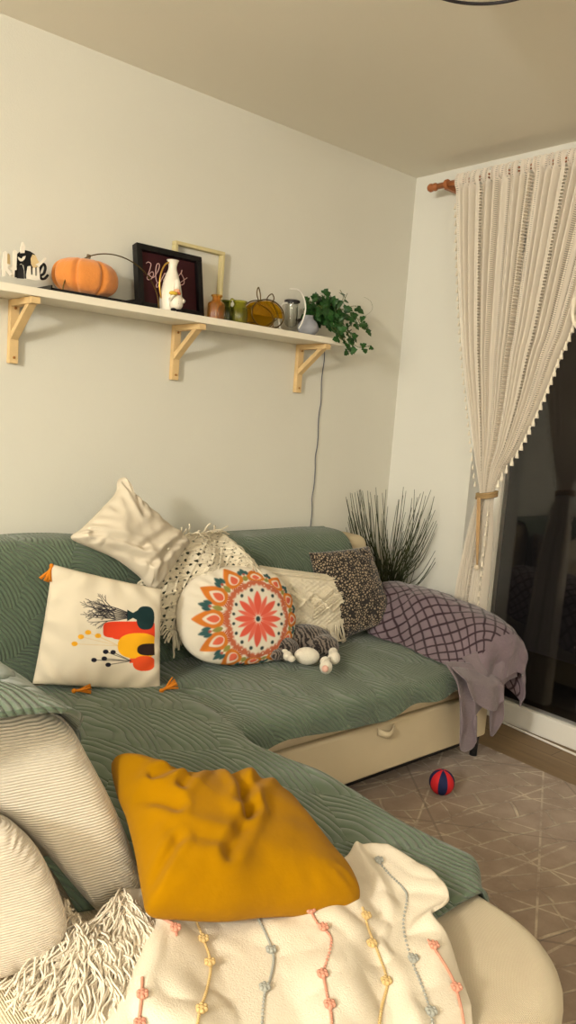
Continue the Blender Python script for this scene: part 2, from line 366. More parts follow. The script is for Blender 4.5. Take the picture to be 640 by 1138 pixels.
# window glass (night outside)
m_ = bpy.data.materials.new('door_glass'); m_.use_nodes = True; nt = m_.node_tree; nt.nodes.clear()
o_ = nt.nodes.new('ShaderNodeOutputMaterial'); ms = nt.nodes.new('ShaderNodeMixShader'); g = nt.nodes.new('ShaderNodeBsdfGlossy'); g.inputs['Roughness'].default_value = .01
t = nt.nodes.new('ShaderNodeBsdfTransparent'); fr = nt.nodes.new('ShaderNodeFresnel'); fr.inputs[0].default_value = 1.45
mu = nt.nodes.new('ShaderNodeMath'); mu.operation = 'MULTIPLY'; mu.inputs[1].default_value = 1.5; mu.use_clamp = True
nt.links.new(fr.outputs[0], mu.inputs[0]); nt.links.new(mu.outputs[0], ms.inputs[0]); nt.links.new(t.outputs[0], ms.inputs[1]); nt.links.new(g.outputs[0], ms.inputs[2]); nt.links.new(ms.outputs[0], o_.inputs[0]); M['pane'] = m_
# curtain: translucent cotton with openwork stripes
m_ = mat('openwork_curtain', (248, 240, 228), .95); N_, L_, B_ = nodes(m_)
tc = N_.new('ShaderNodeTexCoord'); sx = N_.new('ShaderNodeSeparateXYZ'); L_.new(tc.outputs['UV'], sx.inputs[0])
def MA(op, a, b=None, cl=False):
    n = N_.new('ShaderNodeMath'); n.operation = op; n.use_clamp = cl
    for i, q in enumerate((a, b)):
        if q is None: continue
        if isinstance(q, (int, float)): n.inputs[i].default_value = q
        else: L_.new(q, n.inputs[i])
    return n.outputs[0]
uf = MA('FRACT', MA('MULTIPLY', sx.outputs[0], 15)); stripe = MA('LESS_THAN', MA('ABSOLUTE', MA('SUBTRACT', uf, .5)), .075)
vf = MA('FRACT', MA('MULTIPLY', sx.outputs[1], 190)); hv = MA('GREATER_THAN', vf, .42)
uf2 = MA('FRACT', MA('MULTIPLY', sx.outputs[0], 45)); stripe2 = MA('LESS_THAN', MA('ABSOLUTE', MA('SUBTRACT', uf2, .5)), .16)
vf2 = MA('FRACT', MA('MULTIPLY', sx.outputs[1], 300)); hole2 = MA('MULTIPLY', MA('MULTIPLY', stripe2, MA('GREATER_THAN', vf2, .6)), .55)
hole = MA('MAXIMUM', MA('MULTIPLY', stripe, hv), hole2)
tr = N_.new('ShaderNodeBsdfTransparent'); tl = N_.new('ShaderNodeBsdfTranslucent'); tl.inputs[0].default_value = (*lin((246, 236, 220)), 1)
m1 = N_.new('ShaderNodeMixShader'); m1.inputs[0].default_value = .3; L_.new(B_.outputs[0], m1.inputs[1]); L_.new(tl.outputs[0], m1.inputs[2])
m2 = N_.new('ShaderNodeMixShader'); L_.new(MA('MAXIMUM', hole, .05), m2.inputs[0]); L_.new(m1.outputs[0], m2.inputs[1]); L_.new(tr.outputs[0], m2.inputs[2])
L_.new(m2.outputs[0], N_['Material Output'].inputs[0]); M['curtain'] = m_
M['curtainsolid'] = mat('curtain_trim', (240, 230, 212), .95)

# ------------------------------------------------------------------ room
H = 2.6; XW, YW = -6.2, -6.0
def struct(name, mb, m_, **k):
    o = mb.build(name, m_, smooth=False, **k); o['kind'] = 'structure'; return o
struct('floor', MB().box((XW, YW, -.1), (.2, 0, 0)), M['floor'])
struct('ceiling', MB().box((XW-.1, YW-.1, H), (.3, .1, H+.1)), M['ceil'])
struct('wall_back', MB().box((XW, 0, 0), (.3, .12, H)), M['wall'])
struct('wall_left', MB().box((XW-.1, YW, 0), (XW, .12, H)), M['wall'])
struct('wall_front', MB().box((XW, YW-.1, 0), (.3, YW, H)), M['wall'])
DY0, DY1, DT = -.50, -2.75, 2.30     # door opening
wr = MB(); wr.box((0, DY0, 0), (.3, 0, H)); wr.box((0, YW, 0), (.3, DY1, H)); wr.box((0, DY1, DT), (.3, DY0, H))
struct('wall_right', wr, M['wallr'])
# balcony door: frame + glass
dfm = MB()
for y0, y1, z0, z1 in ((DY0-.012, DY0, 0, DT), (DY0-.05, DY0, .09, DT), (DY1, DY1+.07, .09, DT), (DY1, DY0, DT-.08, DT), (-1.66, -1.60, .09, DT)):
    dfm.box((.19, min(y0, y1), z0), (.25, max(y0, y1), z1))
door = dfm.build('door_1', M['white'], smooth=False, bevel=.004); door['kind'] = 'structure'
MB().box((.185, DY1, 0), (.26, DY0-.001, .10)).build('door_sill', M['white'], door, smooth=False, bevel=.004)
for y0, y1 in ((-1.60, DY0-.05), (DY1+.07, -1.66)):
    MB().box((.215, y0, .1), (.221, y1, DT-.08)).build('door_pane', M['pane'], door, smooth=False)
# floor outside, dark
struct('trim_1', MB().box((.3, -3.2, -.12), (1.6, .1, -.06)), mat('balcony_tile', (60, 58, 56), .8))

# rug
rug = MB().box((-3.3, -3.6, 0.0), (-.16, -.30, .012)).build('rug', M['rug'], smooth=False, bevel=.004)
tag(rug, 'beige rug with carved irregular lines lying in front of the sofa', 'rug')

# ------------------------------------------------------------------ corner sofa
SX1 = -.25    # right end of the sofa
sofa = thing('corner_sofa', (-1.6, -.9, 0), 'cream corner sofa with storage base and rounded chaise, draped in green quilts', 'sofa')
b = MB().box((-2.62, -.90, .10), (SX1, -.04, .295)); base_ = b.build('storage_base', M['sofa'], sofa, smooth=False, bevel=.012, seg=3)
b = MB().box((-2.62, -.905, .30), (SX1-.004, -.20, .415)); b.build('seat_mattress', M['sofa'], sofa, bevel=.03, seg=4, autos=50)
b = MB().box((-2.66, -.225, .30), (-.34, -.035, .855)); b.build('backrest', M['sofa'], sofa, bevel=.05, seg=5, autos=50)
b = MB().box((-.37, -.92, .30), (-.215, -.34, .615)); b.build('armrest', M['sofa'], sofa, bevel=.055, seg=5, autos=50)
b = MB().box((-1.60, -.86, .065), (SX1-.03, -.83, .10)); b.build('bottom_rail', M['black'], sofa, smooth=False)
for x, y in ((-.29, -.875), (-.29, -.08), (-1.5, -.875), (-2.5, -.1), (-2.5, -1.9), (-1.78, -1.9)):
    MB().lathe([(.016, 0.0), (.016, .012), (.019, .10)], (x, y, 0.0 if y > -.2 else .0125), 16).build('leg', M['black'], sofa, autos=40)
# fabric pull loop
c = P(429, 812, 1, -.905)
loop = [(c[0]-.045+.09*t, -.905-.018*math.sin(PI*t), c[2]+.006-.016*math.sin(PI*t)) for t in np.linspace(0, 1, 14)]
G = np.array([[(q[0], q[1], q[2]+.013), (q[0], q[1]-.004, q[2]), (q[0], q[1], q[2]-.013)] for q in loop]); surf('pull_loop', G, M['sofa'], base_, solid=.004)
# chaise: rounded pad
def rounded_slab(poly, z0, z1, r, seg=6):
    """poly = closed list of (x,y) ccw; rounded edges top and bottom"""
    mb = MB(); poly = np.array(poly); c = poly.mean(0); d = poly-c; L = np.linalg.norm(d, axis=1)[:, None]
    rings = []
    for k in range(seg+1):
        a = PI/2*k/seg; rings.append((r*(1-math.sin(a)), z0+r*(1-math.cos(a)) if False else z0+r*(1-math.sin(PI/2-a)) ))
    prof = [(r*(1-math.sin(PI/2*k/seg)), z0+r*(1-math.cos(PI/2*k/seg))) for k in range(seg+1)]
    prof += [(r*(1-math.cos(PI/2*k/seg)), z1-r*(1-math.sin(PI/2*k/seg))) for k in range(seg+1)]
    n = len(poly); V = []; F = []
    for ins, z in prof:
        for q in c+d*(1-ins/L): V.append((q[0], q[1], z))
    for i in range(len(prof)-1):
        for k in range(n): F.append((i*n+k, i*n+(k+1) % n, (i+1)*n+(k+1) % n, (i+1)*n+k))
    V.append((c[0], c[1], z0)); V.append((c[0], c[1], z1)); e = len(V)
    last = (len(prof)-1)*n
    for k in range(n): F.append((k, e-2, (k+1) % n)); F.append((last+k, last+(k+1) % n, e-1))
    return mb.add(V, F)
def round_rect(x0, x1, y0, y1, rs, n=10):
    """rs radii at (x1,y1),(x0,y1),(x0,y0),(x1,y0)"""
    out = []
    for (cx, cy, a0, r) in ((x1, y1, 0, rs[0]), (x0, y1, 90, rs[1]), (x0, y0, 180, rs[2]), (x1, y0, 270, rs[3])):
        sx_, sy_ = (1 if cx == x1 else -1), (1 if cy == y1 else -1)
        for k in range(n+1):
            a = math.radians(a0+90*k/n); out.append((cx-sx_*r+r*math.cos(a), cy-sy_*r+r*math.sin(a)))
    return out
ch = round_rect(-2.62, -1.655, -2.12, -.93, (.03, .03, .12, .20))
rounded_slab(ch, .09, .425, .06).build('chaise_seat', M['cordx'], sofa, autos=60)
b = MB().box((-2.98, -1.50, .10), (-2.84, -.30, .82)); b.build('chaise_backrest', M['cord2'], sofa, bevel=.06, seg=5, autos=50)

# ------------------------------------------------------------------ quilts
def seat_xy(G, seed, amp=.006):
    return G
# seat quilt: over the mattress and down its front
nu, nv = 150, 70
prof = [(-.26, .425), (-.30, .425), (-.5, .428), (-.7, .428), (-.86, .426), (-.915, .418), (-.938, .396), (-.942, .37), (-.944, .352)]
pr = spline(prof, nv)
G = np.zeros((nu, nv, 3))
for i, x in enumerate(np.linspace(-1.72, SX1-.02, nu)):
    hem = .010*math.sin(x*9+1)+.010*math.sin(x*21)-.018*math.exp(-((x+1.12)/.10)**2)
    for j in range(nv):
        y, z = pr[j]; t = j/(nv-1)
        f = max(0, (t-.72)/.28)
        up = 1-f
        G[i, j] = (x, y-.006*f*math.sin(x*26)-.004*f, z+hem*f+up*(.012*nz(x*2.4, y*2.4, 3)+.006*abs(nz(x*7, y*5, 8))+.006))
seatq = surf('seat_quilt', G, M['green'], solid=.008)
tag(seatq, 'sage green quilt spread over the far seat, hem above the storage base', 'quilt')
# back quilt, over the wall-side backrest
prof = spline([(-.272, .44), (-.268, .55), (-.262, .70), (-.25, .82), (-.215, .872), (-.16, .885), (-.07, .88), (-.028, .86), (-.024, .70)], 60)
xs = np.linspace(-2.62, -.50, 170)
G = np.zeros((len(xs), 60, 3))
for i, x in enumerate(xs):
    for j in range(60):
        y, z = prof[j]; t = j/59
        edge = ss(-.62, -.50, x)
        lift = .028*math.exp(-((x+1.95)/.25)**2)*ss(.3, .6, t)-.012*math.exp(-((x+1.35)/.2)**2)
        G[i, j] = (x+.02*edge*math.sin(t*9)-.10*edge*ss(.45, .6, t)*0, y-(.010+.012*nz(x*3, z*4, 1))*(1-ss(.6, .8, t)), z+lift+.008*nz(x*4, y*4, 6)*(1-ss(.7, .95, t)))
backq = surf('backrest_quilt', G, M['green'], solid=.008)
tag(backq, 'sage green quilt hung over the backrest along the wall', 'quilt')
# chaise quilt: flat on chaise, rising at left over the big back cushion
rows = []
ys = np.linspace(-.33, -1.86, 110)
G = np.zeros((110, 110, 3))
for i, y in enumerate(ys):
    t = i/109
    xr = -1.600-.03*math.sin(t*5)-.012*math.sin(t*17)-(.10*ss(.93, 1, t))
    xr_down = ss(.40, .47, t)          # past the corner the right edge hangs over the chaise side
    pf = [(-2.24, .432), (-2.22, .434), (-2.19, .436), (-2.12, .438), (-2.0, .438), (-1.85, .438), (xr-.08, .438), (xr-.025, .437-.004*xr_down), (xr, .434-.030*xr_down), (xr+.004, .430-.055*xr_down)]
    q = spline(pf, 110)
    for j in range(110):
        x, z = q[j]
        wf = .012*nz(x*2.6, y*2.2, 5)+.008*abs(nz(x*6+y*3, y*5, 12))
        G[i, j] = (x, y, z+wf+.006)
chq = surf('chaise_quilt', G, M['green'], solid=.008)
tag(chq, 'sage green quilt laid lengthwise along the chaise beneath the mustard pillow', 'quilt')
# ------------------------------------------------------------------ cushions
def super_cushion(name, c, r, R, mat_, e=2.6, wr=.006, seed=0, label=None, piping=None, n=96, m_=64):
    """soft block: superellipsoid with wrinkles"""
    mb = MB(); V = []; F = []
    sg = lambda v, p: math.copysign(abs(v)**p, v)
    R = R if R is not None else Matrix.Identity(3)
    for i in range(m_+1):
        t = -PI/2+PI*i/m_
        for k in range(n):
            a = 2*PI*k/n; p = 2/e
            q = Vector((r[0]*sg(math.cos(t), p)*sg(math.cos(a), p), r[1]*sg(math.cos(t), p)*sg(math.sin(a), p), r[2]*sg(math.sin(t), p)))
            w_ = 1+wr*8*noise.noise(q*6+Vector((seed, 0, 0)))+wr*4*noise.noise(q*14+Vector((0, seed, 0)))
            V.append(np.array(R@(q*w_))+np.array(c))
    for i in range(m_):
        for k in range(n): F.append((i*n+k, i*n+(k+1) % n, (i+1)*n+(k+1) % n, (i+1)*n+k))
    mb.add(V, F); return mb
def outline_pillow(px, o, nrm, T, seed=0, res=(70, 260), mat_=None, name='pillow', parent=None, colf=None, p=2.4, q=.5, back=.6, wr=.012, disp=None, ws=7, centre=None, rimw=1.0):
    """plump pillow whose seam is the closed outline px (photo positions) laid in the plane o,nrm"""
    nrm = unit(nrm)
    if np.dot(nrm, CAM-np.array(o)) < 0: nrm = -nrm
    out = spline(px, res[1], closed=True)
    E_ = np.array([PP(a, b, o, nrm) for a, b in out])
    c = E_.mean(0) if centre is None else PP(centre[0], centre[1], o, nrm)
    nr, na = res
    rs = np.linspace(0, 1, nr+1)[1:]**.85
    S = c+(E_-c)[None]*rs[:, None, None]          # nr,na,3
    flat = np.concatenate([[c], S.reshape(-1, 3)])
    rr = np.concatenate([[0], np.repeat(rs, na)])
    h = T*(1-rr**p)**q; h[rr >= 1] = 0
    w1 = nzv(flat, ws, seed)*wr*(1-rr**6); w2 = nzv(flat, ws*2.6, seed+5)*wr*.45*(1-rr**8)
    # creases running inward from the seam
    ang = np.concatenate([[0], np.tile(np.arange(na)*2*PI/na, nr)])
    w3 = rimw*wr*.35*np.sin(ang*23+3*np.sin(ang*3+seed))*np.exp(-((rr-.86)/.12)**2)
    d = disp(flat, h) if disp is not None else 0
    fr_ = flat+nrm*(h+w1+w2+w3+d)[:, None]; bk = flat-nrm*(h*back)[:, None]
    mb = MB(); nF = len(flat)
    mb.v = [tuple(v) for v in fr_]+[tuple(v) for v in bk]
    def faces(off, flip):
        f = [(off, off+1+k, off+1+(k+1) % na) for k in range(na)]
        for i in range(nr-1):
            for k in range(na):
                f.append((off+1+i*na+k, off+1+(i+1)*na+k, off+1+(i+1)*na+(k+1) % na, off+1+i*na+(k+1) % na))
        return [x[::-1] for x in f] if flip else f
    # join rims: back rim reuses front rim through weld
    w_ = np.array(mb.v); w_[nF+1+(nr-1)*na:nF+1+nr*na] = w_[1+(nr-1)*na:1+nr*na]; mb.v = [tuple(v) for v in w_]
    mb.f = faces(0, False)+faces(nF, True); mb.mi = [0]*len(mb.f)
    cols = None
    if colf is not None:
        X, Y = project(flat); cf = colf(X, Y); cols = np.concatenate([cf, np.tile(cf[-1], (nF, 1))])
    ob = mb.build(name, mat_, parent, weld=True, cols=cols)
    ob['_seam'] = 0; del ob['_seam']
    return ob, E_, nrm
def quad_pillow(cor, o, nrm, T, n=150, mat_=None, name='pillow', parent=None, colf=None, seed=0, back=.6, wr=.010, pinch=.05, disp=None, rim=.0, q=.42, ws=7):
    """square pillow from four corners (photo positions TL,TR,BR,BL) in the plane"""
    nrm = unit(nrm)
    if np.dot(nrm, CAM-np.array(o)) < 0: nrm = -nrm
    A, B, C_, D = [PP(a, b, o, nrm) for a, b in cor]
    u = np.linspace(-1, 1, n); U, Vv = np.meshgrid(u, u, indexing='ij')
    Us = U*(1-pinch*(1-Vv**2)); Vs = Vv*(1-pinch*(1-U**2))
    s = (Us+1)/2; t = (Vs+1)/2
    S = A*((1-s)*(1-t))[..., None]+B*(s*(1-t))[..., None]+C_*(s*t)[..., None]+D*((1-s)*t)[..., None]
    pu = 1-np.abs(U)**2.3; pv = 1-np.abs(Vv)**2.3
    h = T*(pu*pv)**q
    env = (pu*pv)**.3
    w1 = (nzv(S, ws, seed)*wr+nzv(S, ws*2.5, seed+4)*wr*.4)*env
    cr_ = wr*.5*np.sin((U*Vv)*18+seed+2*U)*ss(.5, .95, np.maximum(abs(U), abs(Vv)))*env
    d = disp(U, Vv)*env if disp is not None else 0
    F1 = S+nrm*(h+w1+cr_+d)[..., None]; B1 = S-nrm*(h*back)[..., None]
    B1[0] = F1[0]; B1[-1] = F1[-1]; B1[:, 0] = F1[:, 0]; B1[:, -1] = F1[:, -1]
    mb = MB(); mb.v = [tuple(v) for v in F1.reshape(-1, 3)]+[tuple(v) for v in B1.reshape(-1, 3)]
    N2 = n*n
    for i in range(n-1):
        for j in range(n-1):
            a, b_, c, dd = i*n+j, i*n+j+1, (i+1)*n+j+1, (i+1)*n+j
            mb.f.append((a, b_, c, dd)); mb.f.append((N2+a, N2+dd, N2+c, N2+b_))
    mb.mi = [0]*len(mb.f)
    cols = None
    if colf is not None:
        X, Y = project(S.reshape(-1, 3)); cf = colf(X, Y, U.ravel(), Vv.ravel()); cols = np.concatenate([cf, np.tile(cf[0], (N2, 1))])
    ob = mb.build(name, mat_, parent, weld=True, cols=cols)
    return ob, F1, nrm

# big ribbed back cushions of the chaise
def block_cushion(name, px, o, nrm, T, deep, parent, m_, seed, cen, p=5, wr=.004):
    """thick cushion: end face on the outline px, body running back from it by deep"""
    ob, E_, n_ = outline_pillow(px, o, nrm, T, seed=seed, res=(60, 280), mat_=m_, name=name, parent=parent, p=p, q=.45, back=deep/T, wr=wr, ws=6, centre=cen)
    return ob, E_, n_
bc = thing('back_cushion', (-2.42, -1.16, .42), 'large ribbed cream back cushion with piped seam, quilt over its top', 'cushion')
o1 = [(-130, 830), (-60, 796), (0, 790), (50, 792), (74, 806), (95, 842), (118, 885), (136, 925), (150, 965), (156, 996), (140, 1010), (114, 1016), (98, 1004), (70, 972), (40, 936), (0, 903), (-60, 875), (-120, 860)]
ob, E1, n1 = block_cushion('cushion_body', o1, (-2.29, -1.44, .44), (-.15, -1, .30), .055, .36, bc, M['cord'], 3, (30, 880))
a_ = int(280*3.2/18); MB().tube([q+n1*.004 for q in E1[a_:int(280*9.2/18)]], .004, 6).build('piping', M['cord2'], bc)
o2 = [(-140, 905), (-80, 890), (0, 908), (24, 922), (44, 946), (61, 980), (72, 1012), (72, 1034), (56, 1060), (30, 1074), (0, 1084), (-80, 1104), (-140, 1090)]
bc2 = thing('back_cushion', (-2.6, -1.45, .43), 'finely ribbed cream cushion at the lower left edge, nearest the camera', 'cushion')
block_cushion('cushion_body', o2, (-2.44, -1.56, .45), (-.2, -1, .30), .05, .16, bc2, M['cord2'], 8, (-20, 1000))
# quilt over the top of the big cushion
rows = []
for t in np.linspace(0, 1, 6):
    y0 = -1.47+.62*t
    rows.append([(x-.02*t, y0+dy*(1-t), z-.015*t) for x, z, dy in ((-2.80, .85, .0), (-2.66, .868, .0), (-2.54, .866, .0), (-2.44, .846, .0), (-2.385, .805, .05), (-2.33, .73, .17), (-2.28, .64, .26), (-2.245, .54, .32), (-2.22, .45, .36))])
G = patch(rows, 70, 90)
G = G+np.array([.4, 0, 1])*(.007*nzv(G, 7, 2)+.003*np.abs(nzv(G, 18, 5)))[..., None]
cbq = surf('chaise_back_quilt', G, M['green'], solid=.010)
tag(cbq, 'pale sage quilt draped over the top of the ribbed cream back cushion', 'quilt')
# strip of quilt tucked between the two cushions
G = patch([[PP(a, b, (-2.36, -1.50, .45), (-.2, -1, .3)) for a, b in rw] for rw in ([(58, 968), (76, 990), (100, 1030)], [(66, 966), (90, 990), (122, 1026)])], 12, 20)
G = G+np.array([0, .05, 0])
tq = surf('tucked_quilt', G, M['green'], solid=.006); tag(tq, 'narrow strip of green quilt tucked between the two ribbed cushions', 'quilt')

# print pillow ------------------------------------------------
def Z7(x, y): return (x/3.2, 580+y/3.2)
def seg_d(X, Y, a, b):
    a = np.array(a, float); b = np.array(b, float); d = b-a; L = (d**2).sum()+1e-9
    t = np.clip(((X-a[0])*d[0]+(Y-a[1])*d[1])/L, 0, 1); return np.hypot(X-a[0]-t*d[0], Y-a[1]-t*d[1])
def put(C_, mask, rgb):
    mk = np.clip(mask, 0, 1)[:, None]; C_[:] = C_*(1-mk)+np.array(lin(rgb))*mk
def sm(d, e=.35): return np.clip(.5-d/(2*e), 0, 1)      # d<0 inside
def ellm(X, Y, cx, cy, rx, ry, p=2): return sm((((abs(X-cx)/rx)**p+(abs(Y-cy)/ry)**p)**(1/p)-1)*min(rx, ry))
random.seed(4)
br_ = []
def grow(a, ang, L, d):
    if d == 0: return
    b = (a[0]+L*math.cos(ang), a[1]+L*math.sin(ang)); br_.append((a, b, .28+.09*d))
    grow(b, ang+random.uniform(-.14, .14), L*.86, d-1)
    if d > 1: grow(b, ang+random.choice((-1, 1))*random.uniform(.4, .65), L*.58, d-1)
for k in range(8): grow(Z7(447, 320+k*3), PI+.36-.075*k, 14.2 - abs(k-3)*.7, 5)
def print_col(X, Y, U, V_):
    C_ = np.tile(np.array(lin((214, 202, 180))), (len(X), 1))
    x = X*3.2; y = (Y-580)*3.2
    inr = sm((x-545)/3.2)
    def E3(cx, cy, rx, ry, p=2): return ellm(x, y, cx, cy, rx, ry, p)*1.0
    # brush: distances in zoomed units, softened by one unit
    m1 = np.maximum(ellm(x, y, 455, 381, 92, 29, 5)*(x < 470), ellm(x, y, 470, 384, 78, 32, 6)); put(C_, m1*inr, (214, 62, 30))
    m2 = np.maximum(ellm(x, y, 486, 438, 72, 45, 2.4), 0); put(C_, m2*inr, (234, 168, 24))
    m3 = ellm(x, y, 525, 451, 43, 21, 2.5); put(C_, m3*inr, (44, 28, 22))
    m4 = np.maximum(ellm(x, y, 508, 500, 40, 27, 2.3), sm(np.maximum(abs(y-490)-(8-(x-457)*.0), abs(x-470)-14))); put(C_, m4*inr, (222, 78, 34))
    m5 = np.maximum(ellm(x, y, 512, 340, 32, 41, 2.6), sm(np.maximum(abs(y-331)-(9+abs(x-468)*.55), abs(x-466)-19))); put(C_, m5*inr, (20, 46, 48))
    dk = np.zeros(len(X))
    for a, b, w_ in br_: dk = np.maximum(dk, sm(seg_d(X, Y, a, b)-w_*.8, .25))
    for a in ((372, 458), (398, 460), (331, 487), (367, 482), (381, 504)):
        dk = np.maximum(dk, sm(seg_d(x, y, (462, 491), a)-1.2, 1)); dk = np.maximum(dk, ellm(x, y, a[0], a[1], 10, 8))
    put(C_, dk, (26, 24, 36))
    yl = np.zeros(len(X)); st = np.zeros(len(X))
    for a in ((310, 390), (285, 405), (263, 430), (345, 402)):
        st = np.maximum(st, sm(seg_d(x, y, (420, 438), a)-.8, 1)); yl = np.maximum(yl, ellm(x, y, a[0], a[1], 11, 8.5))
    put(C_, st*.7, (206, 166, 90)); put(C_, yl, (228, 164, 34))
    return C_
pp = thing('throw_pillow', (-1.85, -.42, .43), 'cream pillow printed with vases and dried stems, orange corner tassels', 'pillow')
n_p = (-.4, -.92, .24); o_p = (-1.80, -.47, .455)
pil, F1, nn_ = quad_pillow([(58, 627), (180, 655), (178, 770), (36, 760)], o_p, n_p, .055, n=270, mat_=M['print'], name='printed_cover', parent=pp, colf=print_col, seed=2, wr=.014, pinch=.02, back=.5)
def tassel(c, d, L, r, mat_, parent, n=14, name='tassel', seed=0):
    c = np.array(c, float); d = unit(d); mb = MB(); rnd = random.Random(seed)
    mb.ell(c+d*.006, (.008, .008, .008), n=10, m=6)
    for k in range(n):
        v = unit(d+np.array([rnd.uniform(-.3, .3) for _ in range(3)])*1.0); mb.tube([c, c+d*L*.3+v*L*.1, c+v*L], [r, r, r*.7], 4)
    return mb.build(name, mat_, parent)
cTL, cTR, cBR, cBL = F1[0, 0], F1[-1, 0], F1[-1, -1], F1[0, -1]
tassel(cTL, (-.45, -.2, -1), .06, .004, M['orange'], pp, seed=1)
tassel(cBR+np.array([-.030, -.045, .024]), (.75, -.35, .5), .062, .004, M['orange'], pp, seed=2)
tassel(F1[80, -1]+np.array([-.02, -.045, .0]), (.9, -.5, .1), .06, .004, M['orange'], pp, seed=3)

# natural linen pillow on its corner on the backrest
outl_ = [(79, 598), (92, 586), (112, 566), (128, 548), (131, 534), (137, 532), (143, 546), (160, 560), (184, 582), (208, 602), (203, 612), (190, 632), (170, 655), (154, 640), (130, 622), (104, 610)]
def lcrease(F_, h):
    X, Y = project(F_); d = np.zeros(len(X))
    for a, b, dep, wd in (((98, 596), (150, 612), .008, 4), ((110, 608), (160, 628), .008, 4), ((150, 612), (185, 590), .007, 5), ((160, 630), (195, 600), .008, 4), ((134, 540), (150, 575), .007, 4), ((168, 650), (175, 615), .007, 4)):
        q = seg_d(X, Y, a, b); d = d-dep*np.exp(-(q/wd)**2)+dep*.8*np.exp(-((q-wd*1.6)/wd)**2)
    return d*ss(0, .02, h)
def seg_d(X, Y, a, b):
    a = np.array(a, float); b = np.array(b, float); d = b-a; L = (d**2).sum()+1e-9
    t = np.clip(((X-a[0])*d[0]+(Y-a[1])*d[1])/L, 0, 1); return np.hypot(X-a[0]-t*d[0], Y-a[1]-t*d[1])
qp, _e, _n = outline_pillow(outl_, (-1.55, -.38, .75), (.0, -1, .42), .07, seed=5, res=(70, 300), mat_=M['linen'], name='throw_pillow', p=2.6, q=.5, wr=.013, ws=9, disp=lcrease, back=.4, centre=(150, 597))
tag(qp, 'plain natural linen pillow balanced on one corner upon the backrest', 'pillow')
qp.name = 'throw_pillow'

# macrame throw draped on the backrest behind, with fringe
def knots(U, V_, k=22):
    """diagonal lattice of raised cords with knotted fill"""
    a = (U+V_)*k/4; b = (U-V_)*k/4
    ridge = np.exp(-((np.abs((a % 2)-1))/.16)**2)+np.exp(-((np.abs((b % 2)-1))/.16)**2)
    fill = .5*np.sin(U*k*5.2)*np.sin(V_*k*5.2)
    return ridge*.006+fill*.003
cp_ = [[P(152, 655, 1, -.36), P(172, 680, 1, -.37), P(190, 706, 1, -.38)],
       [P(168, 628, 1, -.355), P(195, 655, 1, -.36), P(206, 690, 1, -.37)],
       [P(195, 600, 1, -.32), P(222, 632, 1, -.35), P(236, 665, 1, -.36)],
       [P(222, 594, 1, -.22), P(246, 618, 1, -.34), P(262, 640, 1, -.36)],
       [P(246, 592, 1, -.17), P(262, 608, 1, -.33), P(276, 630, 1, -.36)]]
G = patch(cp_, 220, 180)
uu, vv = np.meshgrid(np.linspace(-1, 1, 220), np.linspace(-1, 1, 180), indexing='ij')
G = G+np.array([0, -1, .3])*knots(uu, vv)[..., None]+np.array([0, -1, .2])*(.016*np.sin(uu*7+vv*2)+.01*nzv(G, 9, 3))[..., None]
mt = thing('macrame_throw', (-1.45, -.33, .6), 'crumpled cream macrame throw with knotted cord fringe on the backrest', 'macrame throw')
lat_a = np.abs(((uu+vv)*5.5 % 2)-1); lat_b = np.abs(((uu-vv)*5.5 % 2)-1)
hole_ = (np.sin(uu*62) > .0) & (np.sin(vv*50) > -.1) & (lat_a < .78) & (lat_b < .78)
surf('knotted_panel', G, M['macrame'], mt, solid=.005, keep=~hole_)
mb = MB(); rnd = random.Random(7)
def strand(mb, p, d, L, r=.0035, wob=.3, n=6):
    p = np.array(p, float); d = unit(d); pts = [p]
    for k in range(n):
        d = unit(d+np.array([rnd.uniform(-wob, wob), rnd.uniform(-wob, wob)*.4, rnd.uniform(-wob, wob)*.6-.12])); p = p+d*L/n; pts.append(p)
    mb.tube(pts, r, 5)
for j in range(0, 180, 7): strand(mb, G[0, j], (-.5, -.15, -.15 if j > 60 else .1), rnd.uniform(.03, .06))
for j in range(0, 180, 5): strand(mb, G[-1, j], (.8, -.2, -.3), rnd.uniform(.04, .09))
for i in range(0, 80, 5): strand(mb, G[i, -1], (.15, -.1, -1), rnd.uniform(.05, .09))
for i in range(80, 220, 5): strand(mb, G[i, 0], (.3, -.2, .35), rnd.uniform(.03, .06), wob=.6)
mb.build('fringe', M['macrame'], mt)

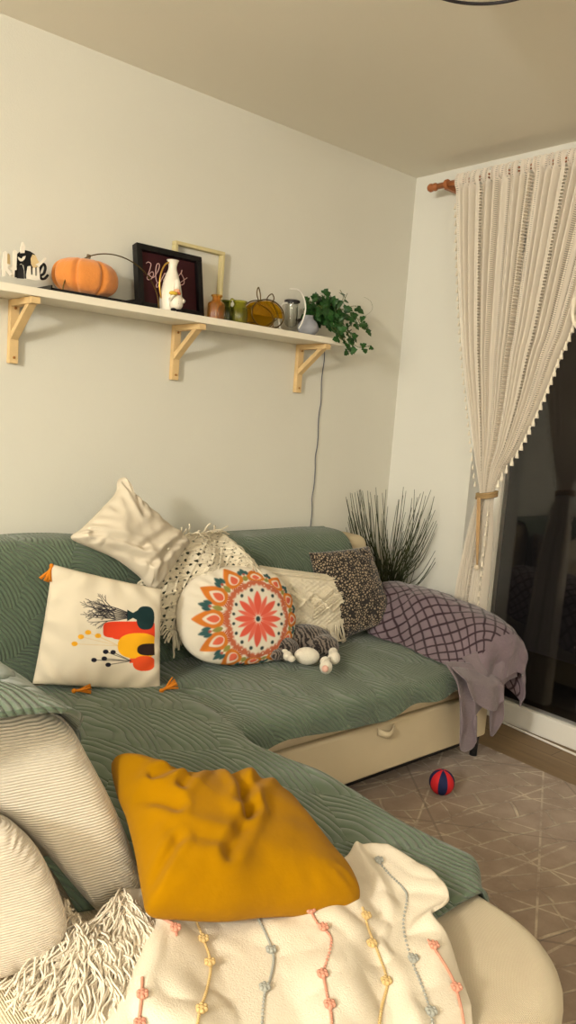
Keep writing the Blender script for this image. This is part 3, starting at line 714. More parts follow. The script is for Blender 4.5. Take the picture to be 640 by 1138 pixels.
# mandala pillow --------------------------------------------
mc = (277.5, 689.5)
def mand_col(X, Y):
    C_ = np.tile(np.array(lin((228, 218, 200))), (len(X), 1))
    dx = X-mc[0]; dy = mc[1]-Y
    th = np.arctan2(dy, dx); d = np.hypot(dx, dy)
    Rin = 1/np.sqrt((np.cos(th)/34)**2+(np.sin(th)/41)**2)
    Rout = 51+20*np.clip(-np.cos(th), 0, 1)**.8+3*np.clip(np.sin(th), 0, 1)
    rho = np.where(d < Rin, .58*d/Rin, .58+.42*(d-Rin)/(Rout-Rin))
    n = 12; off = PI/2
    def sect(n, off): a = (th-off)/(2*PI/n); return (a-np.round(a))*(2*PI/n)*1.0
    a12 = sect(12, PI/2)
    def petal(r0, r1, wdt, a, sharp=1.0):
        t = np.clip((rho-r0)/(r1-r0), 0, 1); prof = wdt*np.sin(PI*t**sharp)**.8
        return sm((np.abs(a)*np.maximum(rho, .12)-prof)*60, .8)*((rho > r0) & (rho < r1))
    # brown feathered ring
    wob = .018*np.abs(np.sin(th*22))
    ring = sm((np.abs(rho-.565-.014*np.cos(th*8))-.036-wob)*60, 1.2); put(C_, ring, (192, 104, 74))
    put(C_, petal(.55, .88, .115, a12, .55)*(np.abs(np.sin((rho*70)+np.abs(a12)*40)) > .35), (190, 100, 70))
    put(C_, petal(.62, 1.0, .165, a12, .62), (212, 122, 44))
    put(C_, petal(.66, .88, .092, a12, .75), (234, 216, 196))
    put(C_, petal(.67, .83, .064, a12, .75), (222, 104, 76))
    a6 = sect(12, PI/2+PI/12)
    put(C_, petal(.78, .95, .045, a6), (54, 92, 92))
    for s in (-1, 1): put(C_, petal(.78, .90, .035, a6+s*.065), (54, 92, 92))
    put(C_, petal(.64, .78, .045, a6, .8), (146, 142, 74))
    put(C_, sm(np.hypot(a6*rho, rho-.80)*60-1.2, .8), (186, 84, 66))
    # inner octagon edge, flower, dots
    put(C_, petal(.0, .44, .062, sect(8, PI/2), 1.35), (220, 92, 72))
    put(C_, petal(.0, .40, .036, sect(8, PI/2+PI/8), 1.35), (224, 104, 84))
    put(C_, sm(np.hypot(sect(16, PI/16)*rho, rho-.462)*60-1.75, .6), (44, 62, 64))
    put(C_, sm(np.hypot(sect(28, 0)*rho, rho-.545)*60-.55, .5), (228, 212, 190))
    put(C_, sm(rho*60-3.6, .6), (230, 214, 196)); put(C_, sm(rho*60-2.6, .6), (44, 66, 70))
    return C_
out = [(262, 629), (290, 631), (312, 645), (325, 670), (327, 695), (320, 718), (306, 733), (280, 738), (250, 739), (222, 733), (203, 715), (196, 690), (199, 665), (214, 643), (236, 632)]
ob, E_, nm = outline_pillow(out, (-1.28, -.44, .55), (-.04, -1, .38), .055, seed=3, res=(120, 560), mat_=M['printc'], name='floor_pillow', colf=mand_col, p=3.2, q=.5, wr=.006, ws=5)
ob.name = 'throw_pillow'
tag(ob, 'round white pillow with orange, coral and teal flower mandala', 'pillow')
# macrame fronted pillow
def mac_disp(U, V_):
    Vf = V_
    # big nested V and diamonds
    d1 = np.abs(np.abs(U)*.9+Vf*1.0-.42); d2 = np.abs(np.abs(np.abs(U)-.5)*1.1-(Vf+.45)); d3 = np.abs(np.abs(U)*.9+Vf-.28)
    ridge = np.exp(-((d1-.045)/.028)**2)+np.exp(-((d2-.03)/.024)**2)+np.exp(-((d3-.03)/.024)**2)+np.exp(-((Vf+.86)/.03)**2)+np.exp(-((Vf+.78)/.02)**2)
    d4 = np.abs(np.abs(np.abs(U)-.5)*1.1+(Vf-.15)-.1); ridge = ridge+np.exp(-(d4/.03)**2)
    fill = np.sin(U*44)*np.sin(Vf*44)
    return .016*np.clip(ridge, 0, 1.2)+.0026*fill
mp_ = thing('throw_pillow', (-.85, -.34, .45), 'square cream macrame pillow with knotted diamonds and long fringe', 'pillow')
ob, F3, nm3 = quad_pillow([(288, 628), (388, 641), (376, 706), (300, 712)], (-.95, -.34, .6), (-.1, -1, .33), .05, n=210, mat_=M['macrame'], name='knotted_cover', parent=mp_, disp=mac_disp, seed=9, wr=.004, pinch=.02)
mb = MB(); rnd = random.Random(11)
for k in range(46):
    i = int(20+k/45*188); v0 = int(150+40*(1-abs(i/105-1)))
    st = F3[i, v0]+nm3*.006; 
    pts = [st]; L = .10+.05*rnd.random()+(.05 if i > 150 else 0)
    for s in range(1, 6): pts.append(st+np.array([.012*math.sin(s*.9+k)+.01*s/5*(1 if i > 120 else 0), -.012*s/5, -L*s/5]))
    pts = [np.array([p_[0], p_[1]-.0, max(p_[2], .452)]) for p_ in pts]
    mb.tube(pts, .0042, 6)
mb.build('fringe', M['macrame'], mp_)
# right side fringe of that pillow
mb = MB()
for k in range(12):
    st = F3[-1, 70+k*11]; L = .10+.03*rnd.random()
    mb.tube([st, st+np.array([.012, -.01, -.03]), st+np.array([.016+.01*rnd.random(), -.02, -L])], .0042, 6)
mb.build('fringe', M['macrame'], mp_)
# leopard pillow
ob, F4, _ = quad_pillow([(343, 614), (410, 607), (436, 690), (368, 716)], (-.58, -.36, .62), (-.25, -1, .3), .07, n=120, mat_=M['leopard'], seed=6, wr=.010, pinch=.03)
ob.name = 'throw_pillow'; tag(ob, 'dark leopard spotted pillow at the right end by the purple throw', 'pillow')
# mustard pillow
out = [(124, 848), (140, 851), (162, 862), (192, 869), (218, 869), (250, 868), (282, 872), (312, 886), (336, 910), (362, 945), (386, 975), (398, 1000), (388, 1012), (350, 1015), (300, 1016), (250, 1021), (200, 1019), (166, 1014), (158, 990), (150, 945), (140, 905), (130, 880)]
def crease(F_, h):
    X, Y = project(F_); d = np.zeros(len(X))
    for a, b, dep, wd in (((250, 872), (262, 935), .016, 7), ((262, 935), (240, 985), .011, 8), ((215, 872), (190, 905), .010, 6), ((160, 890), (200, 880), .010, 6), ((150, 905), (185, 930), .008, 6), ((285, 880), (250, 925), .010, 7), ((180, 955), (235, 975), .006, 8), ((160, 1000), (185, 965), .010, 6)):
        q = seg_d(X, Y, a, b); d = d-dep*np.exp(-(q/wd)**2)+dep*.7*np.exp(-((q-wd*1.8)/wd)**2)
    return d*ss(.01, .06, h)*.8
ob, E_, nm = outline_pillow(out, P(270, 1010, 2, .495), (.05, -.36, .93), .085, seed=8, res=(80, 300), mat_=M['mustard'], name='throw_pillow', p=3.4, q=.5, wr=.011, ws=6, disp=crease, back=.55, centre=(262, 945), rimw=.3)
tag(ob, 'large mustard yellow velvet pillow lying on the chaise', 'pillow')
print('mustard z', min(v.co.z for v in ob.data.vertices)+ob.location.z)

# ------------------------------------------------------------------ cream blanket with beaded yarn lines
outl = []
nu, nv = 150, 130
# four sides in photo positions laid on chaise top, interpolated
top = spline([(118, 1012), (165, 985), (230, 985), (300, 985), (370, 960), (400, 944), (432, 946)], nu)
bot = spline([(20, 1260), (110, 1255), (200, 1250), (300, 1245), (390, 1240), (470, 1230), (545, 1215)], nu)
lef = [(118, 1012), (90, 1060), (50, 1120), (20, 1260)]
rig = spline([(432, 946), (474, 974), (497, 1010), (478, 1028), (497, 1050), (516, 1095), (530, 1140), (545, 1215)], nv)
G = np.zeros((nu, nv, 3)); 
for i in range(nu):
    u = i/(nu-1)
    for j in range(nv):
        v = j/(nv-1)
        base = top[i]*(1-v)+bot[i]*v
        rl = (rig[j]-(top[-1]*(1-v)+bot[-1]*v))*u**2.5
        q = base+rl
        z = .452
        x_, y_, _z = P(q[0], q[1], 2, z)
        fold = .020*math.sin(u*21+3*v+1.8*math.sin(v*4+u*3))*(.35+.65*math.sin(PI*min(1, v*1.2)))+.012*nz(x_*7, y_*7, 4)+.015*abs(nz(x_*15, y_*9, 9))
        fold += .018*math.exp(-((u-.80-.05*v)/.035)**2)+.02*math.exp(-((u-.28+.15*v)/.05)**2)
        zz = z+max(-.006, fold)+.006
        if y_ < -2.05: zz -= (abs(y_+2.05))*1.3
        G[i, j] = (x_, y_, max(zz, .05))
bl = thing('throw_blanket', (-2.1, -1.8, .43), 'cream blanket with beaded yarn lines rumpled over the chaise end', 'blanket')
surf('blanket_cloth', G, M['blanket'], bl, solid=.007)
from mathutils.bvhtree import BVHTree
def bvh_of(G):
    n, m_ = G.shape[:2]
    return BVHTree.FromPolygons([Vector(q) for q in G.reshape(-1, 3)], [(i*m_+j, i*m_+j+1, (i+1)*m_+j+1, (i+1)*m_+j) for i in range(n-1) for j in range(m_-1)])
bt = bvh_of(G)
def on_cloth(px, py, lift=.002):
    d = (px-320)/FPX*Rt-(py-569)/FPX*Up+Fw; h_ = bt.ray_cast(Vector(CAM), Vector(d))
    return np.array(h_[0])+np.array([0, 0, lift]) if h_[0] is not None else None
YL = [('coral', [(162, 1008), (178, 1020), (195, 1030), (196, 1040)], [(195, 1034)]),
      ('coral', [(158, 1088), (157, 1110), (154, 1136), (150, 1150)], [(158, 1108), (155, 1140)]),
      ('yellowyarn', [(216, 1020), (226, 1045), (234, 1072), (230, 1100), (222, 1125), (218, 1150)], [(226, 1046), (233, 1072), (224, 1124)]),
      ('greyyarn', [(285, 1018), (298, 1045), (304, 1065), (300, 1090), (294, 1105), (290, 1150)], [(301, 1058), (294, 1100)]),
      ('coral', [(344, 1010), (352, 1026), (368, 1045), (360, 1080), (362, 1100), (368, 1130), (368, 1150)], [(345, 1014), (359, 1033), (358, 1085), (366, 1119)]),
      ('yellowyarn', [(403, 1010), (410, 1035), (420, 1060), (430, 1092), (424, 1120), (420, 1150)], [(407, 1020), (413, 1051), (429, 1093)]),
      ('greyyarn', [(418, 955), (432, 972), (448, 988), (452, 1000), (448, 1030), (456, 1065), (468, 1095), (478, 1125), (482, 1150)], [(421, 958), (459, 1068), (479, 1127)]),
      ('coral', [(476, 1046), (491, 1068), (504, 1092), (512, 1120), (517, 1150)], [(482, 1053), (507, 1100)])]
for cn, pts, beads in YL:
    mb = MB(); S = spline(pts, 60); Q = [on_cloth(*p_) for p_ in S]; Q = [q for q in Q if q is not None]
    if len(Q) > 2:
        for k, q in enumerate(Q): mb.ell(q, (.0027, .0027, .0024), n=8, m=5)
    for p_ in beads:
        q = on_cloth(*p_, .004)
        if q is not None:
            mb.ell(q, (.0078, .0078, .006), n=14, m=8)
            for a in range(6): mb.ell(q+np.array([.0065*math.cos(a*PI/3), .0065*math.sin(a*PI/3), .002]), (.004, .004, .004), n=8, m=5)
    if mb.v:
        o_ = mb.build('yarn_line', M[cn], bl); o_['label'] = {'coral': 'coral beaded yarn line', 'yellowyarn': 'yellow beaded yarn line', 'greyyarn': 'grey beaded yarn line'}[cn]
# fringe heap at the left
mb = MB(); rnd = random.Random(21)
for k in range(1800):
    t = rnd.random(); u_ = rnd.random()
    # knots along the blanket's short edge, strands tumbling down and left
    kx, ky = (136+42*t, 1002+40*t) if k % 2 else (70+110*t, 1045-35*(t-.5)**2*4+14*rnd.random())
    st = P(kx, ky, 2, .47); d = unit((-.8+rnd.uniform(-.6, .6), -.75+rnd.uniform(-.6, .6), 0)); sd_ = np.array([-d[1], d[0], 0])
    hgt = .448+.05*rnd.random()*(1-.5*t); L = rnd.uniform(.06, .17); ph_ = rnd.uniform(0, 6); cf_ = rnd.uniform(7, 16); am = rnd.uniform(.004, .010); pts = []
    for q in range(13):
        f = q/12; c_ = np.array([st[0], st[1], 0])+d*L*f+sd_*am*math.sin(ph_+cf_*f)
        pts.append(np.array([c_[0], c_[1], max(.444, hgt-.03*f*f+.5*am*math.cos(ph_+cf_*f))]))
    mb.tube(pts, .0020, 5)
mb.build('fringe', M['blanket'], bl)

# ------------------------------------------------------------------ purple throw over the arm
def purp(A):
    return A
cpx = [  # rows from the back of the arm to its front corner, columns from the seat side over the arm to its outer side
 [(-.47, -.37, .455), (-.44, -.36, .53), (-.40, -.35, .63), (-.29, -.34, .655), (-.20, -.34, .61), (-.18, -.35, .50), (-.18, -.36, .42)],
 [(-.50, -.46, .452), (-.46, -.46, .54), (-.39, -.46, .64), (-.29, -.45, .66), (-.19, -.45, .62), (-.17, -.46, .50), (-.17, -.46, .40)],
 [(-.50, -.60, .450), (-.45, -.60, .54), (-.385, -.60, .635), (-.29, -.60, .655), (-.19, -.60, .615), (-.165, -.60, .50), (-.16, -.60, .38)],
 [(-.52, -.75, .450), (-.46, -.75, .52), (-.385, -.75, .62), (-.29, -.75, .645), (-.19, -.75, .605), (-.155, -.75, .48), (-.15, -.75, .33)],
 [(-.53, -.87, .446), (-.46, -.87, .50), (-.385, -.88, .60), (-.29, -.89, .625), (-.19, -.90, .585), (-.145, -.90, .46), (-.14, -.90, .30)],
 [(-.54, -.955, .40), (-.47, -.965, .44), (-.385, -.97, .52), (-.29, -.98, .55), (-.19, -.985, .52), (-.14, -.975, .42), (-.13, -.96, .26)],
 [(-.53, -.965, .29), (-.46, -.975, .33), (-.385, -.975, .37), (-.29, -.985, .40), (-.20, -.99, .40), (-.15, -.985, .34), (-.14, -.975, .24)],
]
G = patch(cpx, 240, 250)
uu, vv = np.meshgrid(np.linspace(0, 1, 240), np.linspace(0, 1, 250), indexing='ij')
cenA = np.array([-.29, -.62, .50])
D = G-cenA; D = D/np.linalg.norm(D, axis=2, keepdims=True)
wrk = .016*nzv(G, 7, 2)+.012*np.abs(nzv(G, 16, 4))+.006*np.sin(vv*30+uu*6)*ss(.6, 1, uu)
G = G+D*(wrk+.004)[..., None]
a = uu*13+vv*12.5+.3*np.sin(vv*14+uu*5); b_ = uu*14-vv*12.5+.25*np.sin(uu*16+vv*4)
ln = np.minimum(np.abs(a-np.round(a)), np.abs(b_-np.round(b_)))
lnm = sm((ln-.10)*10, .3)*(uu < .80)
cols = np.tile(np.array(lin((122, 106, 114))), (240*250, 1)); put(cols, lnm.ravel(), (46, 26, 36))
M['purple'] = mat('mauve_fleece', None, .8, sheen=.3, vcol=True, var=.12, varscale=9, bump=('noise', 90, .002))
pt = thing('throw_blanket', (-.29, -.66, .30), 'mauve fleece throw with dark diamond lattice over the sofa arm', 'blanket')
surf('lattice_side', G, M['purple'], pt, solid=.006, cols=cols)
# hanging plain folds at the front
def hang(name, topl, topr, botpts, y, amp, seed, waves):
    nu, nv = 60, 50; A = np.zeros((nu, nv, 3))
    b_ = spline(botpts, nu)
    for i in range(nu):
        u = i/(nu-1); tp = np.array(topl)*(1-u)+np.array(topr)*u
        for j in range(nv):
            v = j/(nv-1); q = tp*(1-v)+b_[i]*v
            A[i, j] = (q[0]+.006*nz(u*4, v*4, seed), y+.05*(1-min(1, v/.35))**1.5-amp*math.sin(u*waves+seed+v*1.2)*(.4+.6*v), q[1])
    cc = np.tile(np.array(lin((126, 112, 118))), (nu*nv, 1))
    return surf(name, A, M['purple'], pt, solid=.006, cols=cc)
def XZ(px, py, y=-.99): q = P(px, py, 1, y); return (q[0], q[2])
hang('hanging_fold', XZ(503, 738), XZ(536, 740), [XZ(511, 800), XZ(513, 834), XZ(524, 828), XZ(524, 800), XZ(536, 786)], -1.0, .010, 1, 9)
hang('hanging_fold', XZ(528, 735), XZ(572, 712), [XZ(530, 780), XZ(545, 785), XZ(550, 820), XZ(558, 800), XZ(561, 768), XZ(575, 752)], -.985, .012, 4, 14)
hang('hanging_fold', XZ(506, 742), XZ(552, 750), [XZ(520, 775), XZ(532, 785), XZ(546, 786), XZ(552, 776)], -1.02, .010, 2, 10)

# ------------------------------------------------------------------ plush cat
cat = thing('plush_cat', (-.95, -.55, .44), 'small grey striped plush cat with white muzzle lying on the seat', 'plush toy')
def PC(px, py, y=-.60): return P(px, py, 1, y)
def seat_pt(px, py, z): return P(px, py, 2, z)
def blob(name, lst, m_, vox=.005, par=None):
    mb = MB()
    for c, r, ax in lst:
        R = Vector((1, 0, 0)).rotation_difference(Vector(ax)).to_matrix(); mb.ell(c, r, R, n=24, m=16)
    o = mb.build(name, m_, par or cat)
    md = o.modifiers.new('re', 'REMESH'); md.mode = 'VOXEL'; md.voxel_size = vox; md.use_smooth_shade = True
    md = o.modifiers.new('sm', 'SMOOTH'); md.iterations = 6; return o
ax = unit(seat_pt(366, 728, .47)-seat_pt(312, 724, .47))
blob('body', [(seat_pt(316, 721, .485), (.060, .050, .046), ax), (seat_pt(340, 710, .50), (.11, .06, .060), ax), (seat_pt(360, 718, .49), (.062, .05, .046), ax), (seat_pt(308, 728, .475), (.022, .024, .028), (0, 0, 1))], M['tabby'])
vw = unit(CAM-seat_pt(335, 725, .48))
def front(px, py, k, z=.48): return seat_pt(px, py, z)+vw*k
muz = blob('muzzle', [(front(320, 729, .032), (.018, .02, .019), (1, 0, 0)), (front(324, 732, .030), (.016, .015, .013), (1, 0, 0)), (front(317, 724, .026), (.012, .012, .018), (0, 0, 1))], M['fur'], .003)
blob('belly', [(front(341, 729, .012), (.050, .034, .034), ax)], M['fur'])
for px, py, k in ((362, 741, .02), (371, 731, .015), (369, 712, .0)):
    pw_ = blob('paw', [(front(px, py, k), (.027, .025, .024), (0, 0, 1)), (front(px-1, py-6, k), (.020, .020, .02), (0, 0, 1))], M['fur'])
    paw1 = pw_ if px == 362 else paw1
blob('paw_pad', [(front(361, 743, .038), (.013, .013, .012), (0, 0, 1))], M['padpink'], .002, par=paw1)
for px, py in ((311, 709), (325, 707)):
    blob('ear', [(seat_pt(px, py, .505), (.012, .012, .018), (0, 0, 1))], M['tabby'], .003)
nb = MB().ell(front(320, 728, .052), (.004, .004, .003), n=10, m=6); nb.build('nose', M['padpink'], muz)

# ------------------------------------------------------------------ shelf and brackets
SZ = 1.735; SY = -.205
sh = MB().box((-2.45, SY, SZ-.026), (-.60, -.001, SZ)).build('wall_shelf', M['shelf'], smooth=False, bevel=.002)
tag(sh, 'long white wall shelf carried by three wooden brackets', 'shelf')
br0 = None
pos = (-1.995, -1.345, -.69)
lab = ('pine shelf bracket below the cut-out sign, leftmost of three', 'pine shelf bracket below the amber bottle, middle of three', 'pine shelf bracket beside the hanging cable, rightmost of three')
zb = SZ-.027
for k, x in enumerate(pos):
    if br0 is None:
        br0 = thing('shelf_bracket', (x, 0, 1.495), lab[0], 'shelf bracket', 'pine shelf brackets')
        upr = MB().box((x-.016, -.024, 1.495), (x+.016, -.001, zb)).build('upright', M['pine'], br0, smooth=False, bevel=.002)
        MB().box((x-.016, -.195, zb-.022), (x+.016, -.025, zb)).build('arm', M['pine'], br0, smooth=False, bevel=.002)
        b = MB(); b.add([(x-s, y, z) for s in (-.014, .014) for y, z in ((-.0245, 1.575), (-.0245, 1.602), (-.142, zb-.0225), (-.172, zb-.0225))],
                        [(0, 1, 2, 3), (7, 6, 5, 4), (0, 4, 5, 1), (1, 5, 6, 2), (2, 6, 7, 3), (3, 7, 4, 0)])
        b.build('brace', M['pine'], br0, smooth=False, bevel=.0015)
        for z in (1.515, 1.68): MB().lathe([(.0045, 0), (.0045, .002)], (x, -.0262, z), 12, axis=(0, -1, 0)).build('screw', M['pined'], upr)
    else:
        c = copy_tree(br0, (x-pos[0], 0, 0)); c['label'] = lab[k]

# --- shelf items ---
def sx_at(px, py, y): return P(px, py, 1, y)[0]
z0 = SZ+.0005
# halloween cut-out sign
yS = -.13
sg_ = thing('cutout_sign', (sx_at(26, 300, yS), yS, z0), 'black and white halloween cut-out sign at the left end of the shelf', 'decoration')
A0 = P(0, 303, 1, yS); def_mm = (sx_at(50, 305, yS)-sx_at(0, 300, yS))/50
hm = .0033
def SP(zx, zy):   # zoomed crop position -> (x, z) on the sign's plane
    q = P(zx/9.14, 262+zy/9.14, 1, yS); return (q[0], max(q[2], z0))
def cut(name, pts, m_, dy=0, parent=sg_, th=.006):
    poly = [SP(a, b) for a, b in pts]
    mb = MB().prism([(p_[0], p_[1]) for p_ in poly], (0, yS+dy, 0), (1, 0, 0), (0, 0, 1), th); return mb.build(name, m_, parent, smooth=False)
arc = [(145, 240), (165, 190), (205, 158), (250, 148), (300, 160), (345, 190), (370, 240), (365, 330), (365, 440), (250, 436), (248, 360), (238, 300), (210, 280), (185, 300), (175, 360), (170, 425), (140, 420)]
cut('black_arch', arc, M['blackcard'])
cut('arch_doorway', [(178, 430), (178, 350), (195, 295), (225, 290), (245, 350), (248, 436)], mat('charcoal_card', (52, 50, 52), .7), dy=.007)
cut('bat_mark', [(170, 218), (185, 228), (200, 238), (215, 230), (222, 214), (246, 208), (236, 240), (215, 262), (195, 262), (178, 245)], M['whitecard'], dy=-.007)
cut('ghost', [(198, 180), (195, 130), (205, 100), (208, 70), (222, 66), (232, 90), (246, 115), (238, 140), (236, 178)], M['whitecard'], dy=-.006)
cut('letter_t', [(105, 425), (105, 350), (60, 345), (60, 325), (112, 318), (118, 160), (135, 148), (156, 165), (150, 318), (152, 350), (132, 356), (130, 428)], M['whitecard'], dy=-.009)
cut('letter_k', [(0, 420), (0, 320), (10, 175), (30, 160), (48, 180), (46, 290), (80, 300), (50, 330), (100, 400), (70, 410), (30, 360), (28, 415)], M['whitecard'], dy=-.016)
cut('tan_hand', [(50, 300), (60, 200), (85, 180), (98, 200), (100, 300), (75, 320)], M['tancard'], dy=.002)
cut('letter_u', [(252, 440), (250, 400), (264, 315), (290, 312), (294, 400), (312, 402), (314, 330), (336, 330), (338, 410), (354, 412), (356, 330), (376, 332), (384, 450), (340, 460), (300, 452)], M['whitecard'], dy=-.012)
cut('tan_wing', [(300, 235), (318, 195), (345, 205), (365, 250), (385, 280), (370, 320), (325, 330), (305, 290)], M['tancard'], dy=-.008)
cut('bone', [(340, 300), (400, 262), (425, 232), (440, 225), (448, 240), (430, 262), (396, 298), (372, 318)], M['whitecard'], dy=-.014)
mb = MB(); e_ = [SP(a, b) for a, b in spline([(384, 420), (400, 350), (435, 296), (455, 330), (440, 390), (405, 415), (420, 445), (452, 440), (482, 405)], 40)]
mb.tube([(p_[0], yS-.004, p_[1]+.002) for p_ in e_], .0045, 6); mb.build('letter_e', M['blackcard'], sg_)
MB().box((A0[0]-.01, yS-.016, z0), (sx_at(48, 300, yS), yS+.014, z0+.003)).build('stand', M['blackcard'], sg_, smooth=False)

# black tray under the pumpkin
xa, xb = sx_at(47, 310, -.1), sx_at(147, 330, -.1)
tr_ = MB().box((xa, -.175, z0), (xb, -.012, z0+.004)); tr_.box((xa, -.175, z0), (xb, -.171, z0+.012)); tr_.box((xa, -.016, z0), (xb, -.012, z0+.020)); tr_.box((xa, -.175, z0), (xa+.004, -.012, z0+.02)); tr_.box((xb-.004, -.175, z0), (xb, -.012, z0+.028))
tag(tr_.build('tray', M['frame'], smooth=False), 'flat black tray lying on the shelf under the orange pumpkin', 'tray')
# pumpkin
pa, pb = sx_at(59, 305, -.12), sx_at(133, 312, -.12); rx = (pb-pa)/2*.96; pcx = (pa+pb)/2; rz_ = .066
pk = thing('plush_pumpkin', (pcx, -.10, z0+.006), 'large orange plush pumpkin with grey stem on the shelf', 'pumpkin')
mb = MB(); V = []; F = []; n, m2 = 160, 48
for i in range(m2+1):
    t = PI*i/m2
    for k in range(n):
        a = 2*PI*k/n; lobe = 1-.14*math.exp(-((((a/(2*PI)*7) % 1)-.5)/.09)**2)-.03*(1-abs(math.sin(a*3.5)))
        r = math.sin(t)**.8*lobe; zc = math.cos(t)
        zz = rz_*math.copysign(abs(zc)**.85, zc)-.024*math.exp(-(r/.3)**2)*(1 if zc > 0 else -.6)
        V.append((pcx+rx*r*math.cos(a), -.105+.092*r*math.sin(a), z0+.0065+rz_+zz))
for i in range(m2):
    for k in range(n): F.append((i*n+k, (i+1)*n+k, (i+1)*n+(k+1) % n, i*n+(k+1) % n))
mb.add(V, F).build('pumpkin_body', M['pumpkin'], pk)
ztp = z0+.0065+2*rz_-.03
MB().tube([(pcx+.004, -.105, ztp), (pcx+.006, -.105, ztp+.025), (pcx+.010, -.105, ztp+.045)], [.009, .0065, .0075], 10).build('pumpkin_stem', M['stem'], pk)
# wire arch
wa = P(178, 338, 1, -.16)[0]; wl = sx_at(72, 300, -.16); cx_ = (wa+wl)/2
mb = MB().tube([(cx_+(wa-wl)/2*math.cos(a), -.150, z0+.0045+.158*math.sin(a)) for a in np.linspace(0, PI, 60)], .0022, 6)
mb.box((wa-.01, -.158, z0), (wa+.01, -.142, z0+.003)); 
tag(mb.build('wire_arch', M['bronze']), 'thin bronze wire arch rising behind the orange pumpkin', 'decoration')
# framed word picture leaning on the wall
fx0, fx1 = sx_at(151, 300, -.075), sx_at(223, 316, -.075); hF = .238
fp = thing('word_picture', ((fx0+fx1)/2, -.09, z0), 'black framed maroon picture with white script lettering leaning on the wall', 'picture')
lean = math.atan2(.045, hF)
bx_, by_, bz_ = np.array([1., 0, 0]), np.array([0, math.sin(lean), math.cos(lean)]), np.array([0, -math.cos(lean), math.sin(lean)])
oF = np.array([fx0, -.082, z0]); W = fx1-fx0
def fbox(a0, a1, b0, b1, c0, c1):
    v = [oF+bx_*a+by_*b+bz_*c for c in (c0, c1) for b in (b0, b1) for a in (a0, a1)]
    return v, [(0, 1, 3, 2), (4, 6, 7, 5), (0, 4, 5, 1), (2, 3, 7, 6), (0, 2, 6, 4), (1, 5, 7, 3)]
mb = MB(); fw = .022
for q in ((0, W, 0, fw), (0, W, hF-fw, hF), (0, fw, fw, hF-fw), (W-fw, W, fw, hF-fw)): mb.add(*fbox(q[0], q[1], q[2], q[3], 0, .034))
mb.build('frame', M['frame'], fp, smooth=False, bevel=.0015)
MB().add(*fbox(fw, W-fw, fw, hF-fw, .006, .014)).build('panel', M['maroon'], fp, smooth=False)
mb = MB().add(*fbox(fw, W-fw, fw, hF-fw, .0145, .0155)); 
rag = MB(); rp = []
rnd = random.Random(3)
def FP(zx, zy):   # crop (130,255) scale 4.923 -> picture plane
    q = PP(130+zx/4.923, 255+zy/4.923, oF+bz_*.016, bz_); d = q-oF; return (np.dot(d, bx_), np.dot(d, by_))
letters = [[(160, 185), (172, 178), (186, 190), (178, 225), (165, 262), (172, 275), (190, 268), (200, 248), (196, 232), (184, 236), (178, 250), (200, 262), (222, 232), (232, 205), (230, 188), (218, 192), (212, 230), (214, 270), (222, 290), (232, 286)],
           [(222, 290), (215, 310), (222, 316), (236, 290), (250, 262), (262, 240), (268, 250), (255, 280), (268, 292), (286, 270)],
           [(286, 270), (300, 245), (308, 262), (300, 290), (290, 296), (312, 280)],
           [(312, 280), (330, 262), (352, 236), (356, 222), (352, 240), (366, 270), (366, 296), (350, 304), (346, 292), (362, 280), (384, 264)]]
mb = MB()
for st in letters:
    S = spline([FP(*p_) for p_ in st], len(st)*6)
    mb.tube([oF+bx_*a+by_*b+bz_*.0155 for a, b in S], .0017, 6)
mb.build('script_lettering', M['pink'], fp)
# empty pale frame on the wall behind
gx0, gx1 = sx_at(192, 300, -.02), sx_at(247, 312, -.02); zg1 = 2.025
mb = MB()
for (a0, a1, b0, b1) in ((gx0, gx1, zg1-.014, zg1), (gx0, gx1, z0, z0+.014), (gx0, gx0+.014, z0+.014, zg1-.014), (gx1-.014, gx1, z0+.014, zg1-.014)):
    mb.box((a0, -.030, b0), (a1, -.003, b1))
gf = mb.build('empty_frame', M['goldwood'], smooth=False, bevel=.002)
tag(gf, 'empty pale gilt frame standing behind the black word picture', 'picture frame')
# white vase with gold handle
vc = np.array([sx_at(190, 330, -.135), -.135, z0]); 
vs = thing('pitcher_vase', vc, 'slim white ceramic vase with gold handle before the word picture', 'vase')
prof = [(.030, 0), (.036, .004), (.041, .03), (.041, .06), (.034, .10), (.024, .135), (.0165, .155), (.0155, .17), (.020, .186), (.023, .190), (.020, .189), (.013, .168)]
Sp = spline(prof, 48); MB().lathe([(max(a, .001), b) for a, b in Sp], vc, 36).build('vase_body', M['ceramic'], vs, autos=70)
hx = -1
mb = MB().tube([vc+np.array([hx*a, 0, b]) for a, b in spline([(.017, .180), (.034, .168), (.048, .135), (.052, .095), (.046, .06), (.039, .045)], 24)], .0032, 8); mb.build('handle', M['gold'], vs)
# little figurine
gc = np.array([sx_at(196, 335, -.182), -.180, z0])
gn = thing('chef_figurine', gc, 'tiny white ceramic chef figurine holding a yellow dish before the vase', 'figurine')
MB().lathe([(.018, .010), (.025, .022), (.026, .04), (.020, .056), (.010, .064), (.004, .066)], gc, 24).build('coat', M['ceramic'], gn)
for s in (-1, 1):
    MB().ell(gc+np.array([s*.012, -.004, .007]), (.010, .013, .0068), n=14, m=8).build('shoe', M['blackcard'], gn)
    MB().tube([gc+np.array([s*.018, 0, .053]), gc+np.array([s*.029, -.006, .042]), gc+np.array([s*.020-.004, -.020, .040 if s > 0 else .058])], [.007, .0075, .006], 8).build('sleeve', M['ceramic'], gn)
MB().ell(gc+np.array([0, -.003, .073]), (.012, .012, .013), n=18, m=12).build('head', mat('skin_glaze', (226, 158, 120), .4), gn)
MB().ell(gc+np.array([.002, -.013, .066]), (.009, .005, .006), n=12, m=8).build('beard', mat('russet_glaze', (196, 108, 66), .4), gn)
